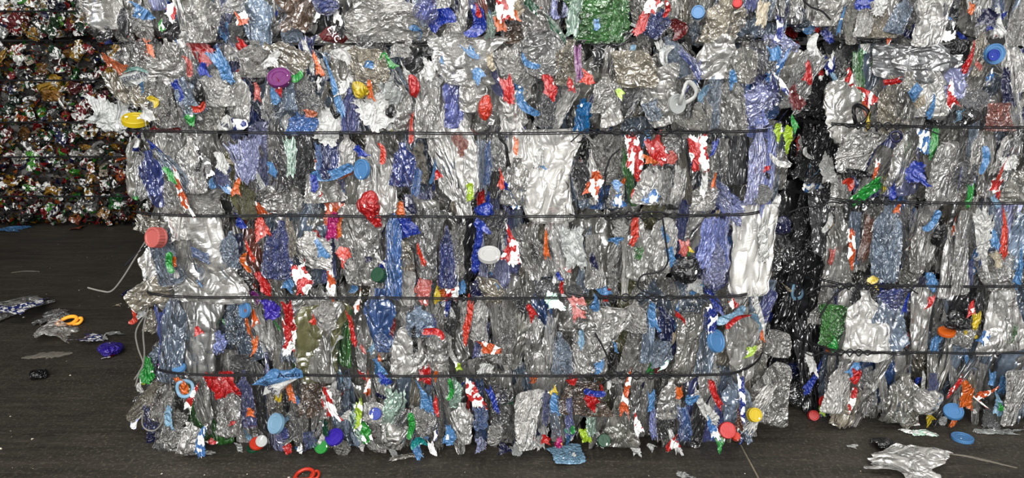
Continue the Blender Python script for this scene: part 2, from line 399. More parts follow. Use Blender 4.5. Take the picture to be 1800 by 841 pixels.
# the floor is two slabs with an open dusty joint between them
ja, _ = on_floor(1296, 770); jb, _ = on_floor(1334, 841)
jd = (jb - ja).normalized(); j0 = ja - jd * ((ja.y - 7.2) / jd.y); j1 = ja - jd * ((ja.y + 1.5) / jd.y)
j0 = ja + jd * ((7.2 - ja.y) / jd.y); j1 = ja + jd * ((-1.5 - ja.y) / jd.y); g = .0035
def poly_slab(name, P, mat):
    n = len(P); V = [(p[0], p[1], 0) for p in P] + [(p[0], p[1], -.12) for p in P]
    F = [tuple(range(n)), tuple(range(2 * n - 1, n - 1, -1))] + [(i, n + i, n + (i + 1) % n, (i + 1) % n) for i in range(n)]
    return link(name, mesh_from(name, V, F, False), mat)
fl = poly_slab('floor', [(-8, -1.5), (j1.x - g, -1.5), (j0.x - g, 7.2), (-8, 7.2)], M_FLOOR); tag(fl, kind='structure')
fl = poly_slab('floor', [(j1.x + g, -1.5), (7, -1.5), (7, 7.2), (j0.x + g, 7.2)], M_FLOOR); tag(fl, kind='structure')
jt = poly_slab('trim_1', [(j1.x - g, -1.5), (j1.x + g, -1.5), (j0.x + g, 7.2), (j0.x - g, 7.2)], M_DUST); jt.location.z = -.003; tag(jt, 'pale dusty joint between the dark floor slabs', None, None, 'structure')
def box(name, x0, x1, y0, y1, z0, z1, mat):
    V = [(x, y, z) for z in (z0, z1) for x, y in ((x0, y0), (x1, y0), (x1, y1), (x0, y1))]
    F = [(3, 2, 1, 0), (4, 5, 6, 7), (0, 1, 5, 4), (1, 2, 6, 5), (2, 3, 7, 6), (3, 0, 4, 7)]
    return tag(link(name, mesh_from(name, V, F, False), mat), kind='structure')
box('wall_back', -8, 7, 7.2, 7.4, -.12, 5.6, M_WALL)
box('wall_left', -8.2, -8, -1.5, 7.4, -.12, 5.6, M_WALL)
box('wall_right', 7, 7.2, -1.5, 7.4, -.12, 5.6, M_WALL)
box('ceiling', -8.2, 7.2, -1.5, 7.4, 5.6, 5.8, M_WALL)

# ------------------------------------------------------------------ bales
class Bale:
    def __init__(s, name, label, x0, x1, Y0, z0, wires, seed, deep=1.15, h=1.2, group=None, bulge=.045, corner=((.13, .16), (.13, .16))):
        s.x0, s.x1, s.Y0, s.z0, s.z1, s.deep = x0, x1, Y0, z0, z0 + h, deep
        s.wires = [z0 + w for w in wires]; s.rng = random.Random(seed); s.bulge = bulge; s.corner = corner; s.occ = []; s.dark = None
        s.base = Vector(((x0 + x1) / 2, Y0 + deep / 2, z0))
        s.root = thing(name, label, 'bale', s.base, group); s.count = {}
        s.lev = [s.z0] + s.wires + [s.z1]; s.ph = [s.rng.uniform(0, 6.28) for _ in range(6)]
    def S(s, x, z):
        lv = s.lev; f = 0
        for a, b in zip(lv, lv[1:]):
            if a <= z <= b: f = math.sin(math.pi * (z - a) / (b - a)) ** .7
        y = s.Y0 - s.bulge * f + .012 * math.sin(x * 9 + s.ph[0]) * math.cos(z * 8 + s.ph[1]) + .01 * math.sin(x * 23 + s.ph[2])
        for e, (cw, cd) in ((x - s.x0, s.corner[0]), (s.x1 - x, s.corner[1])):
            if e < cw: y += cd * (1 - max(e, -.05) / cw) ** 2
        e = min(z - s.z0, s.z1 - z)
        if e < .06: y += .06 * (1 - max(e, 0) / .06) ** 2
        return y
    def part(s, k, P, w, h, dep, rot, col, label=None, mat=None, idx=None):
        nm, m = KIND[k]
        n = s.count.get(k, 0); s.count[k] = n + 1
        pr = PROTO[k]; me = pr[s.rng.randrange(len(pr)) if idx is None else idx % len(pr)]
        if mat is None: mat = m
        if mat is M_PET and col[3] >= 1: mat = M_SOLID
        if mat is M_CAP and col[3] < 1 and k == 'd': mat = M_PET
        if mat is M_PET:
            q = s.rng.uniform(.72, 1.08); col = (*(min(1, v * q) for v in col[:3]), col[3] * s.rng.uniform(.55, 1.25))
        o = link(nm, me, mat, s.root, P - s.base, rot, (w, dep, h), col)
        if label: o['label'] = label
        return o
    def rot(s, ang, yaw, pit=0):
        return (Matrix.Rotation(R(ang), 3, 'Y') @ Matrix.Rotation(R(yaw), 3, 'Z') @ Matrix.Rotation(R(pit), 3, 'X')).to_euler()
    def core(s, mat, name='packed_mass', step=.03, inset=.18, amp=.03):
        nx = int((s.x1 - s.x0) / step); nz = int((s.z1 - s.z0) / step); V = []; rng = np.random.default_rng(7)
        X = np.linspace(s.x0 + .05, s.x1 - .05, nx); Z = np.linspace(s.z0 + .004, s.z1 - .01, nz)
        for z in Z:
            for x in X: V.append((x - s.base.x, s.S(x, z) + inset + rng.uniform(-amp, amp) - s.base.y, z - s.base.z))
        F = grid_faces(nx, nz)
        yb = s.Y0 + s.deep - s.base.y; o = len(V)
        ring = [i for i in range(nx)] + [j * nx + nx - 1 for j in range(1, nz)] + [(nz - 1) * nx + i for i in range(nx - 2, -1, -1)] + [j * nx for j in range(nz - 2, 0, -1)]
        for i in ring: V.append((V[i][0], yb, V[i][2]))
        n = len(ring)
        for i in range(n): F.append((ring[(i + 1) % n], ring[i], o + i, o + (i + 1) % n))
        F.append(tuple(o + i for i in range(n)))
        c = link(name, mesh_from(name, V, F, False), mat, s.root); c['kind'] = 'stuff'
    def fill(s, zmax=None, pitch=.055, dens=1.0, scraps=230, lim=290):
        g = s.rng; zmax = zmax or s.z1
        cl = ['c'] * 24 + ['nc'] * 10 + ['c2'] * 12 + ['cn'] * 6 + ['i'] * 9 + ['v'] * 3 + ['i2'] * 2 + ['K2'] * 8 + ['K'] * 5 + ['i3'] + ['b3'] + ['g2', 'R3', 'ol']
        for layer in (0, 1, 2):
            for a, b in zip(s.lev, s.lev[1:]):
                if a > zmax: continue
                H = b - a - (.012 if b >= s.z1 - 1e-6 else 0); x = s.x0 + .02
                top = a >= s.lev[-2] - 1e-6
                while x < s.x1 - .01:
                    if layer == 0: w = g.uniform(.10, .16); h = H * g.uniform(1.02, 1.2); z = (a + b) / 2; off = .12; x += pitch * g.uniform(.75, 1.0)
                    elif layer == 1: w = g.uniform(.05, .11); h = H * g.uniform(.7, 1.08); z = a + H * g.uniform(.35, .65); off = .085; x += pitch * g.uniform(.7, 1.2)
                    else: w = g.uniform(.022, .065); h = H * g.uniform(.45, 1.0); z = a + H * g.uniform(.25, .75); off = .045; x += pitch * g.uniform(.55, 1.3)
                    k = g.choices('bqf', (4, 2, 5))[0]
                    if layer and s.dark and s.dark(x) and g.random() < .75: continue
                    if layer and any(abs(x - ox) < (ow + w * .3) * .5 and abs(z - oz) < (oh + h * .3) * .5 for ox, oz, ow, oh in s.occ) and g.random() < (.8 if layer == 1 else .62): continue
                    if s.count.get(k, 0) >= lim: k = min('bqf', key=lambda q: s.count.get(q, 0))
                    if s.count.get(k, 0) >= lim: continue
                    ang = g.gauss(0, 9 if not top else 17) + (180 if g.random() < .5 else 0)
                    yaw = g.gauss(0, 18) if layer == 0 else g.choice((g.gauss(0, 25), g.uniform(-75, 75)))
                    if abs(yaw) > 45: w *= 1.3
                    h = min(h, s.z1 - s.z0); z = min(max(z, s.z0 + h * .5), s.z1 - h * .5 + .004); xx = min(max(x, s.x0 + w * .45), s.x1 - w * .45)
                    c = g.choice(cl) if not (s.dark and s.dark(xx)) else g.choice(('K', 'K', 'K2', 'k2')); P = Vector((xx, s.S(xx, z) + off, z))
                    s.part(k, P, w, h, w * DEPTH[k] * g.uniform(.7, 1.1), s.rot(ang, yaw, g.gauss(0, 6)), CL[c])
        sc = ['w'] * 12 + ['w2'] * 12 + ['n2'] * 3 + ['b'] * 4 + ['b2'] * 4 + ['B'] * 4 + ['N'] * 4 + ['r'] * 3 + ['o'] * 2 + ['rw'] * 4 + ['bw'] * 4 + ['Bw'] * 4 + ['ow'] * 2 + ['G'] + ['k'] * 5 + ['kw'] * 2 + ['y'] + ['pk'] * 2
        for i in range(scraps):
            x = g.uniform(s.x0 + .02, s.x1 - .02); z = g.uniform(s.z0 + .02, min(zmax, s.z1) - .01)
            w = g.uniform(.010, .03); h = g.uniform(.03, .08); c = g.choice(sc)
            k = 'p'
            s.part(k, Vector((x, s.S(x, z) + g.uniform(.0, .045), z)), w, h, min(w, h) * .4, s.rot(g.gauss(0, 25), g.gauss(0, 40), g.gauss(0, 15)), CL[c])
    def sides(s, n, right=True, left=True):
        g = s.rng
        for sd, xx in ((-1, s.x0), (1, s.x1)):
            if (sd < 0 and not left) or (sd > 0 and not right): continue
            for i in range(n):
                y = s.Y0 + .12 + (s.deep - .15) * (i + g.random()) / n; z = g.uniform(s.z0 + .1, s.z1 - .1)
                k = g.choice('bqf'); w = g.uniform(.12, .2); h = g.uniform(.2, .3)
                if s.count.get(k, 0) >= 298: continue
                s.part(k, Vector((xx - sd * .005, y, z)), w, h, w * .35, s.rot(g.gauss(0, 10), 90 + g.gauss(0, 15)), CL[g.choice(['c', 'nc', 'i', 'K2', 'c2'])])
    def wire_loops(s, rad=.0024, knots=(), pair=True, tilt=0.0, sag=0.004):
        for wi, z in enumerate(s.wires):
            pts = [Vector((s.x0 - .005, s.Y0 + s.deep - .05, z)), Vector((s.x0 - .03, s.Y0 + .30, z)), Vector((s.x0 - .01 + s.corner[0][0] * .25, s.Y0 + s.corner[0][1] * .25, z - .004)), Vector((s.x0 + .04 + s.corner[0][0] * .4, s.Y0 - .055, z))]
            n = 14
            for i in range(1, n):
                x = s.x0 + .1 + (s.x1 - s.x0 - .23) * i / n
                pts.append(Vector((x, s.Y0 - .072 + s.rng.uniform(-.002, .002), z + s.rng.uniform(-.0012, .0012) - sag * math.sin(math.pi * i / n) + tilt * (x - s.base.x))))
            pts += [Vector((s.x1 - .13, s.Y0 - .05, z)), Vector((s.x1 - .025, s.Y0 + .085, z - .002)), Vector((s.x1 + .01, s.Y0 + .30, z)), Vector((s.x1 + .005, s.Y0 + s.deep - .05, z))]
            pts = smooth_path(pts, 4); V = []; F = []
            for d in ((-.0022, .0024) if pair else (0,)):
                tube_geo([p - s.base + Vector((0, 0, d)) for p in pts], rad if not pair else rad * .8, 6, False, V, F)
            o = link('baling_wire', mesh_from('baling_wire', V, F), M_WIRE, s.root)
            for (xa, xb, amp) in knots:
                V = []; F = []
                nn = 60
                for ph in (0, math.pi):
                    L = []
                    for i in range(nn):
                        t = i / (nn - 1); x = xa + (xb - xa) * t
                        a = 2 * math.pi * 7 * t + ph; q = amp * math.sin(math.pi * min(1, t * 1.15 + .05)) ** .6
                        L.append(Vector((x, s.Y0 - .078 + q * .8 * math.cos(a), z + q * math.sin(a) + .006 * math.sin(3 * t + ph))) - s.base)
                    tube_geo(L, rad * .85, 6, False, V, F)
                for e, sg in ((xa, -1), (xb, 1)):
                    L = smooth_path([Vector((e, s.Y0 - .078, z)), Vector((e + sg * .03, s.Y0 - .085, z + s.rng.uniform(-.012, .012))), Vector((e + sg * .07, s.Y0 - .09, z + s.rng.uniform(-.03, .02)))], 6)
                    tube_geo([p - s.base for p in L], rad * .8, 6, False, V, F)
                kn = link('wire_knot', mesh_from('wire_knot', V, F), M_WIRE, o)
    def loose_wire(s, pix, name='loose_wire_end', rad=.003, off=-.06, mat=None, offs=None):
        L = []
        for i, (px, py) in enumerate(pix):
            P, _ = on_plane(px, py, s.Y0 + (offs[i] if offs else off)); P.z = max(P.z, .006); L.append(P - s.base)
        V, F = tube_geo(smooth_path(L, 6), rad * .85, 6)
        return link(name, mesh_from(name, V, F), mat or M_WIRE, s.root)

NAMES = {'b': 'crushed bottle', 'q': 'crushed container', 'f': 'plastic film', 's': 'torn scrap', 'k': 'crumpled bag or shade lump', 'r': 'plastic strip', 'o': 'plastic ring', 'c': 'bottle cap', 'd': 'round lid'}
def heroes(bale, text):
    """pieces seen in the photograph, plus black lumps standing for gap shade: kind, column, row, width, height (pixels), lean, colour"""
    for line in text.strip().splitlines():
        for item in line.split(';'):
            f = item.split()
            if not f: continue
            k, px, py, w, h, a, col = f[0], *map(float, f[1:6]), f[6]
            extra = float(f[7]) if len(f) > 7 else 0
            P, s = on_plane(px, py, bale.Y0); P2, _ = on_plane(px, py, bale.S(P.x, P.z)); g = bale.rng
            w *= s * 1.05; h *= s * 1.10
            small = math.sqrt(w * h)
            P2, s2 = on_plane(px, py, bale.S(P.x, P.z) - .035 + min(.05, .30 * small) + extra + (-.012 if k in 'skrod' and small > .028 else (.004 if k in 'sco' and not extra else 0)))
            yaw = g.uniform(-22, 22); pit = g.uniform(-8, 8); dep = DEPTH[k] * min(w, h) * g.uniform(.8, 1.1)
            if k in 'cdo':
                D = max(w, h); r = min(w, h) / D; t = math.degrees(math.acos(min(1, r))) * .95
                az = math.degrees(math.atan2(-P.x, bale.Y0)); va = math.degrees(math.atan2(CAM_Z - P.z, bale.Y0))
                if w < h: yaw, pit = (az - t if P.x < 0 else az + t), -va
                else: yaw, pit = az, -va - t
                w = h = D * (.86 if k == 'c' else 1); dep = DEPTH[k] * D
            if k in 'bqf': w *= 1.12; h *= 1.06
            if k == 's': w *= 1.12; h *= 1.12; dep *= .6
            if k == 'r': w *= 1.5
            if k in 'bqf': bale.occ.append((P2.x, P2.z, w, h))
            P2.z = max(P2.z, .012)
            wd = C[col][2]
            bale.part(k, P2, w, h, dep, bale.rot(a, yaw, pit), CL[col], f'{wd} {NAMES[k]}' if wd else None)

WZ = [on_plane(900, r, 1.955)[0].z for r in (660, 523, 379, 232)]   # heights of the four ties
WZR = [on_plane(1600, r, 2.125)[0].z for r in (620, 503, 356, 222)]
LOW = Bale('plastic_bottle_bale', 'big wire tied bale of crushed clear bottles standing on the floor in the middle', -1.05, .775, 2.03, 0, WZ, 11, h=1.19, corner=((.10, .09), (.13, .16)), group='bales of crushed plastic bottles')
UP = Bale('plastic_bottle_bale', 'bale of crushed bottles lying on top of the big middle bale', -1.16, .78, 2.05, 1.207, [.24, .48, .72, .96], 12, group='bales of crushed plastic bottles')
RIGHT = Bale('plastic_bottle_bale', 'bale of crushed bottles on the floor right of the middle bale, set back', .835, 2.65, 2.20, 0, WZR, 13, h=1.19, corner=((.24, .34), (.13, .16)), group='bales of crushed plastic bottles')
UPR = Bale('plastic_bottle_bale', 'bale of crushed bottles on top of the right hand bale', .80, 2.65, 2.20, 1.207, [.24, .48, .72, .96], 14, corner=((.2, .2), (.13, .16)), group='bales of crushed plastic bottles')

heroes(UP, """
f 168 22 80 62 0 c;k 178 54 50 36 0 K;s 188 68 14 12 0 B;b 257 48 34 60 180 c2;s 256 20 28 20 0 b;k 219 42 22 50 0 K;s 325 58 24 32 30 bw;k 300 54 44 40 0 K
s 300 20 22 18 40 rw;b 345 30 58 74 0 c;s 281 42 12 16 0 gw;f 385 52 50 26 70 i3;s 398 58 24 14 60 b;f 412 8 34 30 0 c2;s 424 32 18 20 0 ow
b 455 34 48 80 0 i;f 522 22 60 56 0 n;b 510 48 38 44 0 i;k 570 8 50 34 0 i3;s 592 32 26 44 10 kw;q 660 32 124 72 0 c;f 685 70 40 12 0 K2
k 748 20 44 50 0 i2;r 775 33 22 44 60 B;r 733 58 12 28 -20 b;q 768 60 38 32 0 nc;b 800 48 34 44 20 c;r 838 40 20 50 20 B;s 843 19 10 16 0 r;f 862 45 18 44 5 gp
s 890 16 26 42 0 rw;s 880 40 14 18 0 o;s 903 28 14 14 0 o;q 915 60 50 30 0 n;s 888 64 8 18 10 o;s 901 64 9 16 -20 o;b 938 38 44 56 -10 c;r 960 35 12 92 -43 G3
q 1048 34 88 70 0 g2;f 1088 35 20 70 0 g2;f 1010 30 24 60 0 gp;s 1130 38 12 32 25 r;s 1145 14 18 22 20 rw;r 1172 16 8 26 0 r;b 1152 40 34 44 25 i3;f 1130 62 62 22 75 c;r 1190 50 20 34 -25 r2
c 1227 22 26 24 0 b;f 1222 60 44 18 70 i;b 1265 36 62 66 0 cn;c 1296 6 18 16 0 r;f 700 10 60 20 0 c2;b 410 54 30 34 10 K2;s 1049 42 8 14 0 b;k 1178 62 30 18 0 k
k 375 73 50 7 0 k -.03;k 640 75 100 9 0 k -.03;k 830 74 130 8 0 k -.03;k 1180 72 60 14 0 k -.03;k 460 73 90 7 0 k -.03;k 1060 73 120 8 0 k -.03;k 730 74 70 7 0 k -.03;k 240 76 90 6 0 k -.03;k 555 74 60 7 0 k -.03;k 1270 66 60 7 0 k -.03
""")  # thin black lumps along the seam stand in for its dark shade
